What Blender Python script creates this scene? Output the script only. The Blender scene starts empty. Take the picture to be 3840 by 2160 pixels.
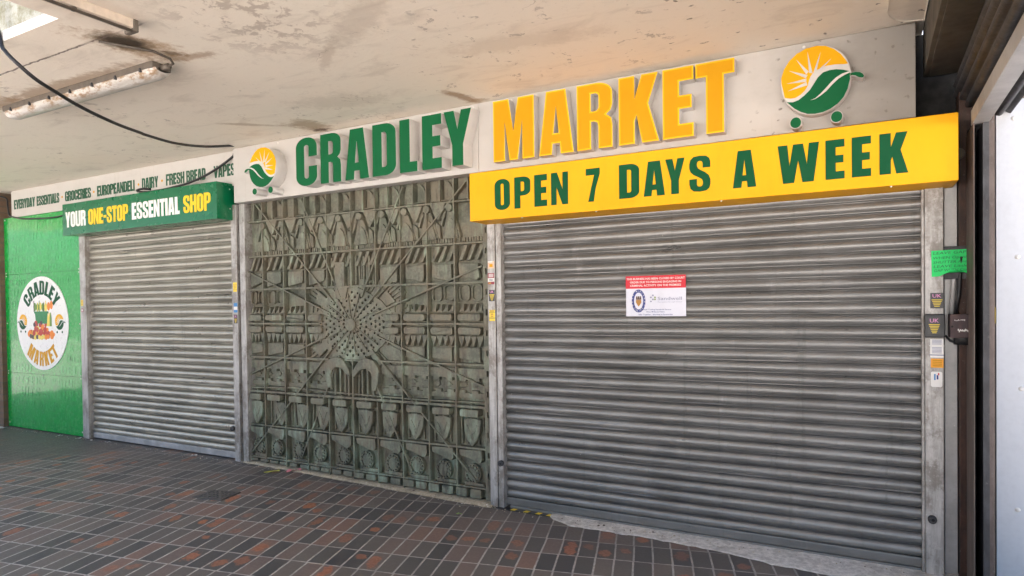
import bpy, bmesh, math, random
from mathutils import Vector, Matrix
from math import sin, cos, pi, radians
random.seed(7)
SC = bpy.context.scene
COL = SC.collection
# ------------------------------------------------------------------ camera
cam = bpy.data.cameras.new('camera'); camo = bpy.data.objects.new('camera', cam); COL.objects.link(camo)
SC.camera = camo
cam.sensor_fit = 'HORIZONTAL'; cam.sensor_width = 36.0; cam.lens = 23.0994
cam.clip_start = .05; cam.clip_end = 2000
YAW, PIT, ROL = radians(28.5958), radians(-.9017), radians(-.7441)
_f = Vector((-sin(YAW)*cos(PIT), cos(YAW)*cos(PIT), sin(PIT))); _r = Vector((cos(YAW), sin(YAW), 0)); _u = _r.cross(_f)
r2 = cos(ROL)*_r + sin(ROL)*_u; u2 = -sin(ROL)*_r + cos(ROL)*_u
m = Matrix((r2, u2, -_f)).transposed().to_4x4(); m.translation = Vector((0, -4.1635, 1.4798))
camo.matrix_world = m
cam.shift_x = (1920-1917.96)/3840; cam.shift_y = (1181.91-1080)/3840
# ------------------------------------------------------------------ world, sun, exposure
world = bpy.data.worlds.new('World'); SC.world = world; world.use_nodes = True
wn = world.node_tree; bg = wn.nodes['Background']
sky = wn.nodes.new('ShaderNodeTexSky'); sky.sky_type = 'NISHITA'; sky.sun_disc = False
SUN_EL, SUN_AZ = radians(58), radians(20)      # azimuth measured from +Y towards -X
sky.sun_elevation = SUN_EL; sky.sun_rotation = -SUN_AZ; sky.air_density = 1.0; sky.dust_density = 3.5; sky.ozone_density = 1.0
wn.links.new(sky.outputs[0], bg.inputs[0]); bg.inputs[1].default_value = .043
sl = bpy.data.lights.new('sun', 'SUN'); sl.energy = 5.0; sl.angle = radians(3); sl.color = (1, .96, .91)
so = bpy.data.objects.new('sun', sl); COL.objects.link(so)
sd = Vector((-sin(SUN_AZ)*cos(SUN_EL), cos(SUN_AZ)*cos(SUN_EL), sin(SUN_EL)))
so.rotation_euler = sd.to_track_quat('Z', 'Y').to_euler(); so.location = (0, 0, 20)
SC.view_settings.view_transform = 'Standard'; SC.view_settings.look = 'None'
SC.view_settings.exposure = 3.48; SC.view_settings.gamma = 1
SC.cycles.use_denoising = True
SC.cycles.max_bounces = 10; SC.cycles.diffuse_bounces = 6
# ------------------------------------------------------------------ helpers: objects
def tag(o, label=None, cat=None, group=None, kind=None):
    if label: o['label'] = label
    if cat: o['category'] = cat
    if group: o['group'] = group
    if kind: o['kind'] = kind
    return o
def thing(name, label, cat, loc=(0, 0, 0), group=None):
    o = bpy.data.objects.new(name, None); COL.objects.link(o); o.location = loc; o.empty_display_size = .05
    return tag(o, label, cat, group)
class MB:
    cs = 1.
    def __init__(s): s.v = []; s.f = []; s.m = []; s.sm = []
    def add(s, vs, fs, mi=0, smooth=False):
        b = len(s.v); s.v += [tuple(v) for v in vs]
        for f in fs: s.f.append([b+i for i in f]); s.m.append(mi); s.sm.append(smooth)
        return s
    def box(s, x0, x1, y0, y1, z0, z1, c=0.0, mi=0):
        x0, x1 = min(x0, x1), max(x0, x1); y0, y1 = min(y0, y1), max(y0, y1); z0, z1 = min(z0, z1), max(z0, z1)
        bm = bmesh.new(); bmesh.ops.create_cube(bm, size=1)
        for v in bm.verts: v.co = ((x0+x1)/2+v.co.x*(x1-x0), (y0+y1)/2+v.co.y*(y1-y0), (z0+z1)/2+v.co.z*(z1-z0))
        if c > 0:
            c = min(c, .45*min(x1-x0, y1-y0, z1-z0))
            bmesh.ops.bevel(bm, geom=bm.edges[:], offset=c, segments=2, affect='EDGES', profile=.6)
        bm.verts.index_update()
        s.add([v.co[:] for v in bm.verts], [[v.index for v in f.verts] for f in bm.faces], mi); bm.free(); return s
    def prism(s, P, yb, yf, c=.004, mi=0, side=None):
        # polygon P in (x, z), back plane yb, front plane yf (yf < yb: towards the walkway)
        A = sum(P[i][0]*P[(i+1) % len(P)][1]-P[(i+1) % len(P)][0]*P[i][1] for i in range(len(P)))
        if A < 0: P = P[::-1]
        n = len(P); Q = []; c = c*s.cs
        for i in range(n):
            a, b, d = Vector(P[i-1]), Vector(P[i]), Vector(P[(i+1) % n])
            e1 = (b-a).normalized() if (b-a).length > 1e-7 else Vector((1, 0)); e2 = (d-b).normalized() if (d-b).length > 1e-7 else e1
            n1 = Vector((-e1.y, e1.x)); n2 = Vector((-e2.y, e2.x)); mm = n1+n2
            k = 1/max(.45, (1+n1.dot(n2)))
            q = b+mm*k*c; Q.append((q.x, q.y))
        vs = [(x, yb, z) for x, z in P]+[(x, yf+c, z) for x, z in P]+[(x, yf, z) for x, z in Q]
        fs = []
        for k in (0, n):
            for i in range(n): j = (i+1) % n; fs.append((k+i, k+j, k+n+j, k+n+i))
        if side is None: s.add(vs, fs+[[2*n+i for i in range(n)]], mi)
        else:
            s.add(vs, fs, side); b = len(s.v)-len(vs)
            s.f.append([b+2*n+i for i in range(n)]); s.m.append(mi); s.sm.append(False)
        return s
    def bar(s, a, b, w, yb, yf, c=.003, mi=0):
        a, b = Vector(a), Vector(b); d = (b-a).normalized()*1.0; n = Vector((-d.y, d.x))*w/2
        return s.prism([tuple(a-n), tuple(b-n), tuple(b+n), tuple(a+n)], yb, yf, c, mi)
    def tube(s, pts, r, n=8, mi=0, cap=True):
        pts = [Vector(p) for p in pts]; vs = []; N = len(pts)
        up = None
        for i, p in enumerate(pts):
            d = (pts[min(i+1, N-1)]-pts[max(i-1, 0)]).normalized()
            if up is None: up = d.orthogonal().normalized()
            up = (up-d*up.dot(d)); up = up.normalized() if up.length > 1e-6 else d.orthogonal().normalized()
            w = d.cross(up); rr_ = r[i] if isinstance(r, (list, tuple)) else r
            vs += [p+(up*cos(2*pi*k/n)+w*sin(2*pi*k/n))*rr_ for k in range(n)]
        fs = [(i*n+k, i*n+(k+1) % n, (i+1)*n+(k+1) % n, (i+1)*n+k) for i in range(N-1) for k in range(n)]
        if cap: fs += [list(range(n))[::-1], [(N-1)*n+k for k in range(n)]]
        return s.add(vs, fs, mi, True)
    def disc(s, cx, cz, r, yb, yf, n=24, c=.003, mi=0, rz=None, side=None):
        rz = rz or r
        return s.prism([(cx+r*cos(2*pi*k/n), cz+rz*sin(2*pi*k/n)) for k in range(n)], yb, yf, c, mi, side)
    def ball(s, c, r, n=8, mi=0, sy=1):
        vs = []; fs = []
        for i in range(n+1):
            t = pi*i/n
            for k in range(2*n): p = pi*k/n; vs.append((c[0]+r*sin(t)*cos(p), c[1]+sy*r*sin(t)*sin(p), c[2]+r*cos(t)))
        for i in range(n):
            for k in range(2*n): fs.append((i*2*n+k, i*2*n+(k+1) % (2*n), (i+1)*2*n+(k+1) % (2*n), (i+1)*2*n+k))
        return s.add(vs, fs, mi, True)
    def build(s, name, mats, parent=None, off=None, smooth=False):
        me = bpy.data.meshes.new(name)
        px = Vector(parent_world(parent)) if parent else Vector((0, 0, 0))
        if off is not None: px = Vector(off)
        me.from_pydata([tuple(Vector(v)-px) for v in s.v], [], s.f)
        if not isinstance(mats, (list, tuple)): mats = [mats]
        for mt in mats: me.materials.append(mt)
        for p, mi, sm in zip(me.polygons, s.m, s.sm): p.material_index = mi; p.use_smooth = sm or smooth
        bm = bmesh.new(); bm.from_mesh(me); bmesh.ops.recalc_face_normals(bm, faces=bm.faces[:]); bm.to_mesh(me); bm.free()
        o = bpy.data.objects.new(name, me); COL.objects.link(o)
        if parent: o.parent = parent
        elif off is not None: o.location = off
        return o
def parent_world(p):
    l = Vector((0, 0, 0))
    while p: l = l+Vector(p.location); p = p.parent
    return l
def single(name, mb, mats, label, cat, loc, group=None, kind=None):
    return tag(mb.build(name, mats, None, off=loc), label, cat, group, kind)
def curve_mb(contours, yf, depth, bevel=0., face=0, side=0, offset=0., mb=None):
    """closed (x, z) contours with holes -> solid between yf (front) and yf+depth"""
    cu = bpy.data.curves.new('c', 'CURVE'); cu.dimensions = '2D'; cu.fill_mode = 'BOTH'
    cu.extrude = max(0, depth/2-bevel); cu.bevel_depth = bevel; cu.bevel_resolution = 0; cu.offset = offset-bevel
    for c in contours:
        sp = cu.splines.new('POLY'); sp.points.add(len(c)-1); sp.use_cyclic_u = True
        for p, q in zip(sp.points, c): p.co = (q[0], q[1], 0, 1)
    o = bpy.data.objects.new('c', cu); me = bpy.data.meshes.new_from_object(o)
    mb = mb or MB(); b = len(mb.v); yc = yf+depth/2
    for v in me.vertices: mb.v.append((v.co.x, yc-v.co.z, v.co.y))
    for p in me.polygons:
        mb.f.append([b+i for i in p.vertices]); mb.m.append(face if p.normal.z > .9 else side); mb.sm.append(False)
    bpy.data.objects.remove(o); bpy.data.curves.remove(cu); bpy.data.meshes.remove(me)
    return mb
def text_mb(body, x0, z0, h, y, w=None, mb=None, mi=0, shear=0, off=0, align='LEFT', rot=0, rx=None, spacing=1):
    """small print in the built-in face, as flat letters 0.4 mm thick; h = cap height, w = forced width"""
    cu = bpy.data.curves.new('t', 'FONT'); cu.body = body; cu.size = 1; cu.extrude = 0; cu.shear = shear; cu.offset = off; cu.resolution_u = 2
    cu.space_character = spacing
    o = bpy.data.objects.new('t', cu); me = bpy.data.meshes.new_from_object(o)
    mb = mb or MB(); b = len(mb.v)
    if len(me.vertices):
        xs = [v.co.x for v in me.vertices]; a, e = min(xs), max(xs); s = h/.7; k = (w/(e-a)) if w else s
        tot = (e-a)*k
        for v in me.vertices:
            x = (v.co.x-a)*k-(tot/2 if align == 'CENTER' else 0); z = v.co.y*s
            if rot: x, z = x*cos(rot)-z*sin(rot), x*sin(rot)+z*cos(rot)
            mb.v.append((x0+x, y, z0+z))
        for p in me.polygons: mb.f.append([b+i for i in p.vertices]); mb.m.append(mi); mb.sm.append(False)
    bpy.data.objects.remove(o); bpy.data.curves.remove(cu); bpy.data.meshes.remove(me)
    return mb
# ------------------------------------------------------------------ helpers: materials
class NT:
    def __init__(s, name):
        s.m = bpy.data.materials.new(name); s.m.use_nodes = True; s.t = s.m.node_tree; s.b = s.t.nodes['Principled BSDF']
        s.geo = s.t.nodes.new('ShaderNodeNewGeometry'); s.P = s.geo.outputs['Position']
    def n(s, t, **k):
        nd = s.t.nodes.new(t)
        for a, v in k.items(): setattr(nd, a, v)
        return nd
    def set(s, sock, v):
        if isinstance(v, bpy.types.NodeSocket): s.t.links.new(v, sock)
        elif v is not None:
            if isinstance(v, (tuple, list)) and len(v) == 3 and sock.type == 'RGBA': v = (*v, 1)
            sock.default_value = v
    def math(s, op, a, b=None, c=None, clamp=False):
        nd = s.n('ShaderNodeMath', operation=op); nd.use_clamp = clamp
        for i, v in enumerate((a, b, c)):
            if v is not None: s.set(nd.inputs[i], v)
        return nd.outputs[0]
    def mapr(s, v, a, b, c=0., d=1., smooth=True):
        nd = s.n('ShaderNodeMapRange'); nd.interpolation_type = 'SMOOTHSTEP' if smooth else 'LINEAR'
        for i, q in enumerate((v, a, b, c, d)): s.set(nd.inputs[i], q)
        return nd.outputs[0]
    def scale(s, v, sc):
        nd = s.n('ShaderNodeVectorMath', operation='MULTIPLY'); s.set(nd.inputs[0], v); nd.inputs[1].default_value = sc if isinstance(sc, tuple) else (sc, sc, sc); return nd.outputs[0]
    def addv(s, v, w):
        nd = s.n('ShaderNodeVectorMath', operation='ADD'); s.set(nd.inputs[0], v); s.set(nd.inputs[1], w); return nd.outputs[0]
    def noise(s, v, sc, det=4., rough=.55, dist=0., out=0):
        nd = s.n('ShaderNodeTexNoise'); s.set(nd.inputs['Vector'], v); nd.inputs['Scale'].default_value = sc; nd.inputs['Detail'].default_value = det
        nd.inputs['Roughness'].default_value = rough; nd.inputs['Distortion'].default_value = dist; return nd.outputs[out]
    def vor(s, v, sc, feat='F1', out='Distance', rnd=1.):
        nd = s.n('ShaderNodeTexVoronoi', feature=feat); s.set(nd.inputs['Vector'], v); nd.inputs['Scale'].default_value = sc; nd.inputs['Randomness'].default_value = rnd
        return nd.outputs[out]
    def white(s, v, out='Value'):
        nd = s.n('ShaderNodeTexWhiteNoise'); s.set(nd.inputs['Vector'], v); return nd.outputs[out]
    def mix(s, f, a, b, blend='MIX'):
        nd = s.n('ShaderNodeMix', data_type='RGBA', blend_type=blend); s.set(nd.inputs[0], f); s.set(nd.inputs[6], a); s.set(nd.inputs[7], b); return nd.outputs[2]
    def ramp(s, f, stops, interp='LINEAR'):
        nd = s.n('ShaderNodeValToRGB'); s.set(nd.inputs[0], f); cr = nd.color_ramp; cr.interpolation = interp
        while len(cr.elements) < len(stops): cr.elements.new(.5)
        for e, (p, c) in zip(cr.elements, stops): e.position = p; e.color = (*c, 1)
        return nd.outputs[0]
    def sep(s, v):
        nd = s.n('ShaderNodeSeparateXYZ'); s.set(nd.inputs[0], v); return nd.outputs
    def comb(s, x=0., y=0., z=0.):
        nd = s.n('ShaderNodeCombineXYZ')
        for i, q in enumerate((x, y, z)): s.set(nd.inputs[i], q)
        return nd.outputs[0]
    def bump(s, h, st=.3, d=.01, base=None):
        nd = s.n('ShaderNodeBump'); s.set(nd.inputs['Height'], h); nd.inputs['Strength'].default_value = st; nd.inputs['Distance'].default_value = d
        if base is not None: s.set(nd.inputs['Normal'], base)
        return nd.outputs[0]
    def done(s, col=None, rough=None, metal=None, normal=None, spec=None, coat=None):
        for k, v in (('Base Color', col), ('Roughness', rough), ('Metallic', metal), ('Normal', normal), ('Specular IOR Level', spec), ('Coat Weight', coat)):
            if v is not None: s.set(s.b.inputs[k], v)
        return s.m
def paint(name, col, rough=.45, dirt=.25, dsc=6., metal=0., spec=.5, bump=0.):
    t = NT(name); n1 = t.noise(t.P, dsc, 6, .65); n2 = t.noise(t.scale(t.P, (14, 14, 2.2)), 1, 5, .6)
    f = t.mapr(t.math('ADD', t.math('MULTIPLY', n1, .6), t.math('MULTIPLY', n2, .4)), .42, .68)
    c = t.mix(t.math('MULTIPLY', f, dirt), col, tuple(x*.45+.012 for x in col))
    nb = t.noise(t.P, 260, 2); nrm = t.bump(nb, bump, .002) if bump else None
    return t.done(c, t.mapr(n1, .3, .7, rough*.85, min(1, rough*1.2)), metal, nrm, spec)
def flat(name, col, rough=.5): return paint(name, col, rough, .12, 20)
MT = {}
def ceiling_mat():
    t = NT('painted_concrete'); x, y, z = t.sep(t.P)
    big = t.noise(t.P, .75, 4, .55); mid = t.noise(t.scale(t.P, (1.2, 3.2, 1)), 2.2, 6, .6, .6); fine = t.noise(t.P, 26, 5, .7)
    c = t.mix(t.mapr(big, .35, .68), (.89, .81, .70), (.87, .815, .71))
    c = t.mix(t.math('MULTIPLY', t.mapr(mid, .5, .74), .26), c, (.36, .30, .23))
    c = t.mix(t.math('MULTIPLY', t.mapr(fine, .56, .8), .25), c, (.40, .33, .26))
    wob = t.noise(t.P, 7, 5, .7); wob2 = t.noise(t.P, 30, 4, .7)
    def stain(c, cx, cy, rx, ry, ang, col, st, w=1.0):
        dx = t.math('SUBTRACT', x, cx); dy = t.math('SUBTRACT', y, cy); ca, sa = cos(ang), sin(ang)
        a = t.math('DIVIDE', t.math('ADD', t.math('MULTIPLY', dx, ca), t.math('MULTIPLY', dy, sa)), rx)
        b = t.math('DIVIDE', t.math('SUBTRACT', t.math('MULTIPLY', dy, ca), t.math('MULTIPLY', dx, sa)), ry)
        d = t.math('SQRT', t.math('ADD', t.math('MULTIPLY', a, a), t.math('MULTIPLY', b, b)))
        d = t.math('ADD', d, t.math('MULTIPLY', t.math('SUBTRACT', wob, .5), 1.5*w)); d = t.math('ADD', d, t.math('MULTIPLY', t.math('SUBTRACT', wob2, .5), .9*w))
        return t.mix(t.math('MULTIPLY', t.mapr(d, 1.0, .35), st), c, col)
    br = (.30, .17, .07); dk = (.055, .038, .022)
    c = stain(c, -3.57, -1.95, .34, .19, radians(72), (.40, .25, .12), .8)
    c = stain(c, -3.575, -2.0, .20, .15, radians(72), dk, 1.0, .35)
    c = stain(c, -3.49, -1.76, .12, .035, radians(60), (.14, .09, .05), .7)
    c = stain(c, -4.6, -1.79, 1.05, .08, 0, br, .6); c = stain(c, -5.35, -1.79, .35, .12, 0, br, .6)
    c = stain(c, -3.45, -1.68, .25, .06, radians(15), br, .6)
    c = stain(c, -3.96, -.26, .25, .19, radians(75), (.36, .24, .13), .7); c = stain(c, -3.97, -.13, .12, .06, 0, (.10, .06, .035), .9)
    c = stain(c, -2.50, -.27, .07, .22, radians(-12), (.36, .22, .11), .75); c = stain(c, -2.45, -.13, .13, .05, 0, (.38, .25, .13), .6)
    c = stain(c, -4.35, -.55, .28, .05, radians(40), (.34, .24, .14), .5)
    c = stain(c, -2.30, -1.55, .5, .14, radians(-30), (.50, .43, .35), .4); c = stain(c, -2.75, -1.3, .35, .05, radians(-40), (.48, .40, .31), .4)
    c = stain(c, -3.3, -.62, .5, .2, radians(15), (.55, .49, .40), .4); c = stain(c, -1.7, -.9, .6, .14, radians(10), (.62, .54, .44), .4)
    # hairline joint between the ceiling boards, and a second along the sign
    jl = t.math('ABSOLUTE', t.math('ADD', t.math('SUBTRACT', y, -2.085), t.math('MULTIPLY', t.math('SUBTRACT', wob, .5), .05)))
    jm = t.math('MULTIPLY', t.mapr(jl, .009, .002), t.math('MULTIPLY', t.mapr(x, -3.2, -3.35), t.mapr(t.noise(t.P, 5, 3), .40, .55, .25, .95)))
    c = t.mix(jm, c, (.16, .12, .10))
    # flaking paint: crisp-edged chips, greyer where the skim shows
    fl = t.noise(t.P, 10, 8, .72, .4); ar = t.noise(t.P, .9, 3); c = t.mix(t.math('MULTIPLY', t.mapr(fl, .60, .625), t.mapr(ar, .48, .60, .12, .8)), c, (.47, .42, .36))
    f2 = t.noise(t.addv(t.P, (3.1, 7.7, 0)), 14, 7, .7); c = t.mix(t.math('MULTIPLY', t.mapr(f2, .66, .675), t.mapr(ar, .55, .42, .0, .7)), c, (.92, .86, .76))
    gp = t.mapr(t.math('SQRT', t.math('ADD', t.math('POWER', t.math('SUBTRACT', x, -2.75), 2), t.math('POWER', t.math('SUBTRACT', y, -1.85), 2))), .65, .1); c = t.mix(t.math('MULTIPLY', gp, t.mapr(fl, .5, .56)), c, (.58, .51, .43))
    # cracks
    cr = t.vor(t.addv(t.P, t.scale(t.noise(t.P, 3, 4, .6, out=1), .55)), .9, 'DISTANCE_TO_EDGE')
    crm = t.math('MULTIPLY', t.mapr(cr, .005, .001), t.mapr(t.noise(t.P, 1.3, 2), .55, .66, 0, .4)); c = t.mix(crm, c, (.26, .19, .13))
    # flecks of dirt and web, thick towards the right-hand end of the sign
    wv = t.addv(t.P, t.scale(t.noise(t.P, 16, 3, .6, out=1), .10))
    sp = t.vor(t.scale(wv, (9, 13, 1)), 1.0); dens = t.math('ADD', t.mapr(x, -2.6, .1, .05, .75), t.math('MULTIPLY', t.mapr(y, -1.2, -.05), .12))
    pick = t.mapr(t.math('SUBTRACT', dens, t.noise(t.P, 2.3, 3)), .0, .12)
    c = t.mix(t.math('MULTIPLY', t.math('MULTIPLY', t.mapr(sp, .16, .06), pick), .8), c, (.10, .08, .065))
    h = t.math('ADD', t.math('MULTIPLY', mid, .6), t.math('MULTIPLY', fine, .25)); h = t.math('SUBTRACT', h, t.math('MULTIPLY', jm, .4))
    return t.done(c, .75, 0., t.bump(t.noise(t.P, 90, 3), .12, .004, t.bump(h, .2, .02)))
def brick_floor():
    t = NT('brick_paviours'); x, y, z = t.sep(t.P)
    a1, a2 = radians(12.6), radians(-72.7); e1 = (cos(a1), sin(a1)); e2 = (cos(a2), sin(a2)); D = e1[0]*e2[1]-e1[1]*e2[0]
    wv = t.math('MULTIPLY', t.math('SUBTRACT', t.noise(t.P, 3.5, 2), .5), .006)
    dx = t.math('ADD', t.math('SUBTRACT', x, -1.088), wv); dy = t.math('ADD', t.math('SUBTRACT', y, -.527), wv)
    u = t.math('DIVIDE', t.math('SUBTRACT', t.math('MULTIPLY', dx, e2[1]), t.math('MULTIPLY', dy, e2[0])), D*.1092)
    v = t.math('DIVIDE', t.math('SUBTRACT', t.math('MULTIPLY', dy, e1[0]), t.math('MULTIPLY', dx, e1[1])), D*.249)
    iv = t.math('FLOOR', v)
    u = t.math('ADD', u, t.math('MULTIPLY', t.math('SUBTRACT', t.white(t.comb(iv, 3.3, 0)), .5), .16))   # rows a little out of step
    iu = t.math('FLOOR', u); fu = t.math('SUBTRACT', u, iu); fv = t.math('SUBTRACT', v, iv)
    id_ = t.comb(iu, iv, 0); r = t.sep(t.white(id_, 'Color')); r_b = t.sep(t.white(t.comb(iv, iu, 5.5), 'Color'))
    eu = t.math('MULTIPLY', t.math('MINIMUM', fu, t.math('SUBTRACT', 1, fu)), .1092); ev = t.math('MULTIPLY', t.math('MINIMUM', fv, t.math('SUBTRACT', 1, fv)), .249)
    en = t.math('MULTIPLY', t.math('SUBTRACT', t.noise(t.P, 45, 3, .6), .5), .006)
    e = t.math('ADD', t.math('MINIMUM', eu, ev), en)
    joint = t.mapr(e, .0066, .0042)
    base = t.ramp(r[0], [(0, (.058, .060, .063)), (.17, (.085, .084, .080)), (.34, (.130, .119, .107)), (.56, (.160, .140, .123)), (.72, (.190, .142, .122)), (.86, (.25, .150, .115)), (1, (.30, .165, .11))], 'CONSTANT')
    n1 = t.noise(t.P, 55, 5, .7); n0 = t.noise(t.P, 11, 4, .6)
    base = t.mix(t.mapr(n1, .3, .75, 0, .8), base, t.mix(.5, base, (.24, .22, .20)))
    # worn centres where the orange body of the brick shows
    du = t.math('MULTIPLY', t.math('SUBTRACT', fu, .5), 2.5); dv = t.math('MULTIPLY', t.math('SUBTRACT', fv, t.math('ADD', .3, t.math('MULTIPLY', r_b[0], .4))), t.math('ADD', 1.9, t.math('MULTIPLY', r_b[1], 4)))
    dd = t.math('ADD', t.math('SQRT', t.math('ADD', t.math('MULTIPLY', du, du), t.math('MULTIPLY', dv, dv))), t.math('ADD', t.math('MULTIPLY', t.math('SUBTRACT', n0, .5), 2.2), t.math('MULTIPLY', t.math('SUBTRACT', n1, .5), .9)))
    worn = t.math('MULTIPLY', t.mapr(dd, 1.0, .62), t.math('GREATER_THAN', r[1], .74))
    org = t.mix(r[2], (.52, .19, .08), (.40, .16, .095)); org = t.mix(t.mapr(n1, .4, .7, 0, .6), org, (.28, .13, .08))
    base = t.mix(t.math('MULTIPLY', worn, t.mapr(r[1], .80, .97, .45, .95, False)), base, org)
    mort = t.mix(t.mapr(n1, .3, .7), (.40, .38, .35), (.60, .57, .53))
    jd = t.math('MULTIPLY', joint, t.mapr(n0, .25, .6, .45, 1.))
    c = t.mix(jd, base, mort)
    dust = t.math('MULTIPLY', t.mapr(t.math('ADD', y, t.math('MULTIPLY', n0, .35)), -.75, .12), .55)         # grime trodden in against the wall
    c = t.mix(t.math('MULTIPLY', dust, t.mapr(t.noise(t.P, 5, 5, .65), .3, .65, .4, 1)), c, (.135, .115, .105))
    patch = t.mapr(t.math('ADD', t.math('SUBTRACT', t.math('MULTIPLY', y, .45), x), t.math('MULTIPLY', n0, .8)), 6.85, 7.3)
    c = t.mix(t.math('MULTIPLY', patch, .82), c, t.mix(n1, (.085, .082, .078), (.13, .122, .112)))
    st = t.noise(t.P, 1.7, 5, .62); c = t.mix(t.mapr(st, .45, .75, 0, .35), c, (.15, .14, .13))
    sp = t.mapr(t.vor(t.P, 22), .05, .03, 0, 1); c = t.mix(t.math('MULTIPLY', sp, t.math('GREATER_THAN', t.noise(t.P, 9, 2), .62)), c, (.26, .25, .24))
    h = t.math('SUBTRACT', t.math('ADD', t.math('MULTIPLY', n1, .25), t.math('MULTIPLY', r_b[2], .12)), t.math('MULTIPLY', t.math('MULTIPLY', joint, t.math('SUBTRACT', 1, patch)), .55))
    h = t.math('ADD', h, t.math('ADD', t.math('MULTIPLY', t.math('SUBTRACT', fu, .5), t.math('MULTIPLY', t.math('SUBTRACT', r_b[0], .5), .8)), t.math('MULTIPLY', t.math('SUBTRACT', fv, .5), t.math('MULTIPLY', t.math('SUBTRACT', r_b[1], .5), 1.2))))
    return t.done(c, t.mapr(n1, .3, .7, .42, .72), 0., t.bump(h, .6, .008), .5)
def galv(name, c0, c1, metal=.55, rough=.42, streak=(3, 3, 40), dirt=.5, slat=None):
    t = NT(name); st = t.noise(t.scale(t.P, streak), 1, 5, .65); bl = t.noise(t.P, 2.3, 5, .6); fn = t.noise(t.P, 70, 3, .7)
    c = t.mix(t.mapr(st, .35, .68), c0, c1)
    c = t.mix(t.mapr(bl, .48, .72, 0, dirt), c, tuple(q*.42 for q in c0))
    c = t.mix(t.mapr(fn, .55, .8, 0, .35), c, tuple(q*.55 for q in c0))
    if slat:
        x, y, z = t.sep(t.P); k = t.math('FLOOR', t.math('DIVIDE', t.math('SUBTRACT', z, slat[0]), slat[1])); w = t.white(t.comb(k, 1.7, 0))
        c = t.mix(t.math('MULTIPLY', w, .32), c, tuple(q*.55 for q in c0))
        dr = t.noise(t.scale(t.P, (22, 22, 1.1)), 1, 4, .6); c = t.mix(t.mapr(dr, .58, .72, 0, .35), c, tuple(q*.5 for q in c0))
        pale = t.noise(t.scale(t.P, (7, 7, 2)), 1, 5, .7); c = t.mix(t.mapr(pale, .60, .75, 0, .35), c, tuple(min(.8, q*1.35) for q in c1))
    sm = t.noise(t.P, 9, 6, .7); c = t.mix(t.mapr(sm, .66, .74, 0, .5), c, (.06, .055, .05))
    ch = t.vor(t.addv(t.P, t.scale(t.noise(t.P, 30, 2, out=1), .04)), 13); c = t.mix(t.math('MULTIPLY', t.mapr(ch, .10, .05), t.math('GREATER_THAN', t.noise(t.P, 3.1, 2), .64)), c, (.62, .60, .57))
    return t.done(c, t.mapr(st, .3, .7, rough*.8, rough*1.35), metal, t.bump(fn, .08, .002, t.bump(bl, .15, .02)), .5)
def rail_mat():
    t = NT('weathered_aluminium'); st = t.noise(t.scale(t.P, (30, 30, 3)), 1, 6, .7); bl = t.noise(t.scale(t.P, (8, 8, 5)), 1, 6, .7)
    c = t.mix(t.mapr(st, .35, .68), (.34, .32, .30), (.54, .52, .50)); c = t.mix(t.mapr(bl, .46, .62, 0, .8), c, (.20, .175, .15)); c = t.mix(t.mapr(t.noise(t.P, 28, 5, .75), .52, .68, 0, .5), c, (.62, .60, .57))
    ru = t.noise(t.scale(t.P, (16, 16, 6)), 1, 5, .75); c = t.mix(t.mapr(ru, .66, .74), c, (.12, .055, .03))
    return t.done(c, .5, .35, t.bump(bl, .12, .006))
def bronze_mat():
    t = NT('weathered_bronze'); v = t.scale(t.P, (16, 16, 3.2)); st = t.noise(v, 1, 6, .68, .4); bl = t.noise(t.P, 3.2, 6, .65); fn = t.noise(t.P, 42, 6, .75)
    c = t.mix(t.mapr(fn, .3, .72), (.11, .108, .08), (.25, .245, .185))
    x, y, z = t.sep(t.P); pt = t.noise(t.P, 4.5, 4, .6, .5)
    c = t.mix(t.mapr(pt, .45, .62, 0, .7), c, (.20, .165, .115)); c = t.mix(t.mapr(pt, .46, .34, 0, .8), c, (.105, .115, .085))
    g = t.math('ADD', t.math('MULTIPLY', st, .6), t.math('MULTIPLY', bl, .4)); low = t.mapr(z, 1.3, .25, 0., .05)
    c = t.mix(t.mapr(t.math('ADD', g, low), .50, .66, 0, .85), c, (.25, .285, .205)); c = t.mix(t.mapr(t.math('ADD', g, low), .57, .68, 0, .9), c, (.29, .35, .27))
    c = t.mix(t.mapr(st, .46, .30, 0, .75), c, (.05, .048, .038))
    mnt = t.math('MULTIPLY', t.mapr(bl, .55, .7), t.mapr(st, .5, .66)); c = t.mix(t.math('MULTIPLY', mnt, t.mapr(z, 1.2, .4, .05, .45)), c, (.34, .50, .41))
    ch = t.mapr(t.noise(t.P, 17, 6, .8), .66, .76, 0, .4); c = t.mix(ch, c, (.42, .43, .35))
    return t.done(c, t.mapr(fn, .3, .7, .45, .75), .25, t.bump(fn, .5, .006, t.bump(t.noise(t.P, 13, 5, .6), .5, .016)), .5)
def brick_wall_mat():
    t = NT('brown_brickwork'); x, y, z = t.sep(t.P); n = t.n('ShaderNodeTexBrick'); t.set(n.inputs['Vector'], t.comb(x, z, 0))
    n.inputs['Scale'].default_value = 1; n.inputs['Brick Width'].default_value = .225; n.inputs['Row Height'].default_value = .075; n.inputs['Mortar Size'].default_value = .006
    t.set(n.inputs['Color1'], (.16, .10, .065)); t.set(n.inputs['Color2'], (.22, .14, .09)); t.set(n.inputs['Mortar'], (.14, .115, .09))
    f = t.noise(t.P, 30, 5, .7); c = t.mix(t.mapr(f, .35, .7, 0, .5), n.outputs[0], (.11, .075, .05))
    return t.done(c, .85, 0, t.bump(t.math('SUBTRACT', t.math('MULTIPLY', f, .3), n.outputs[1]), .5, .008))
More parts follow.
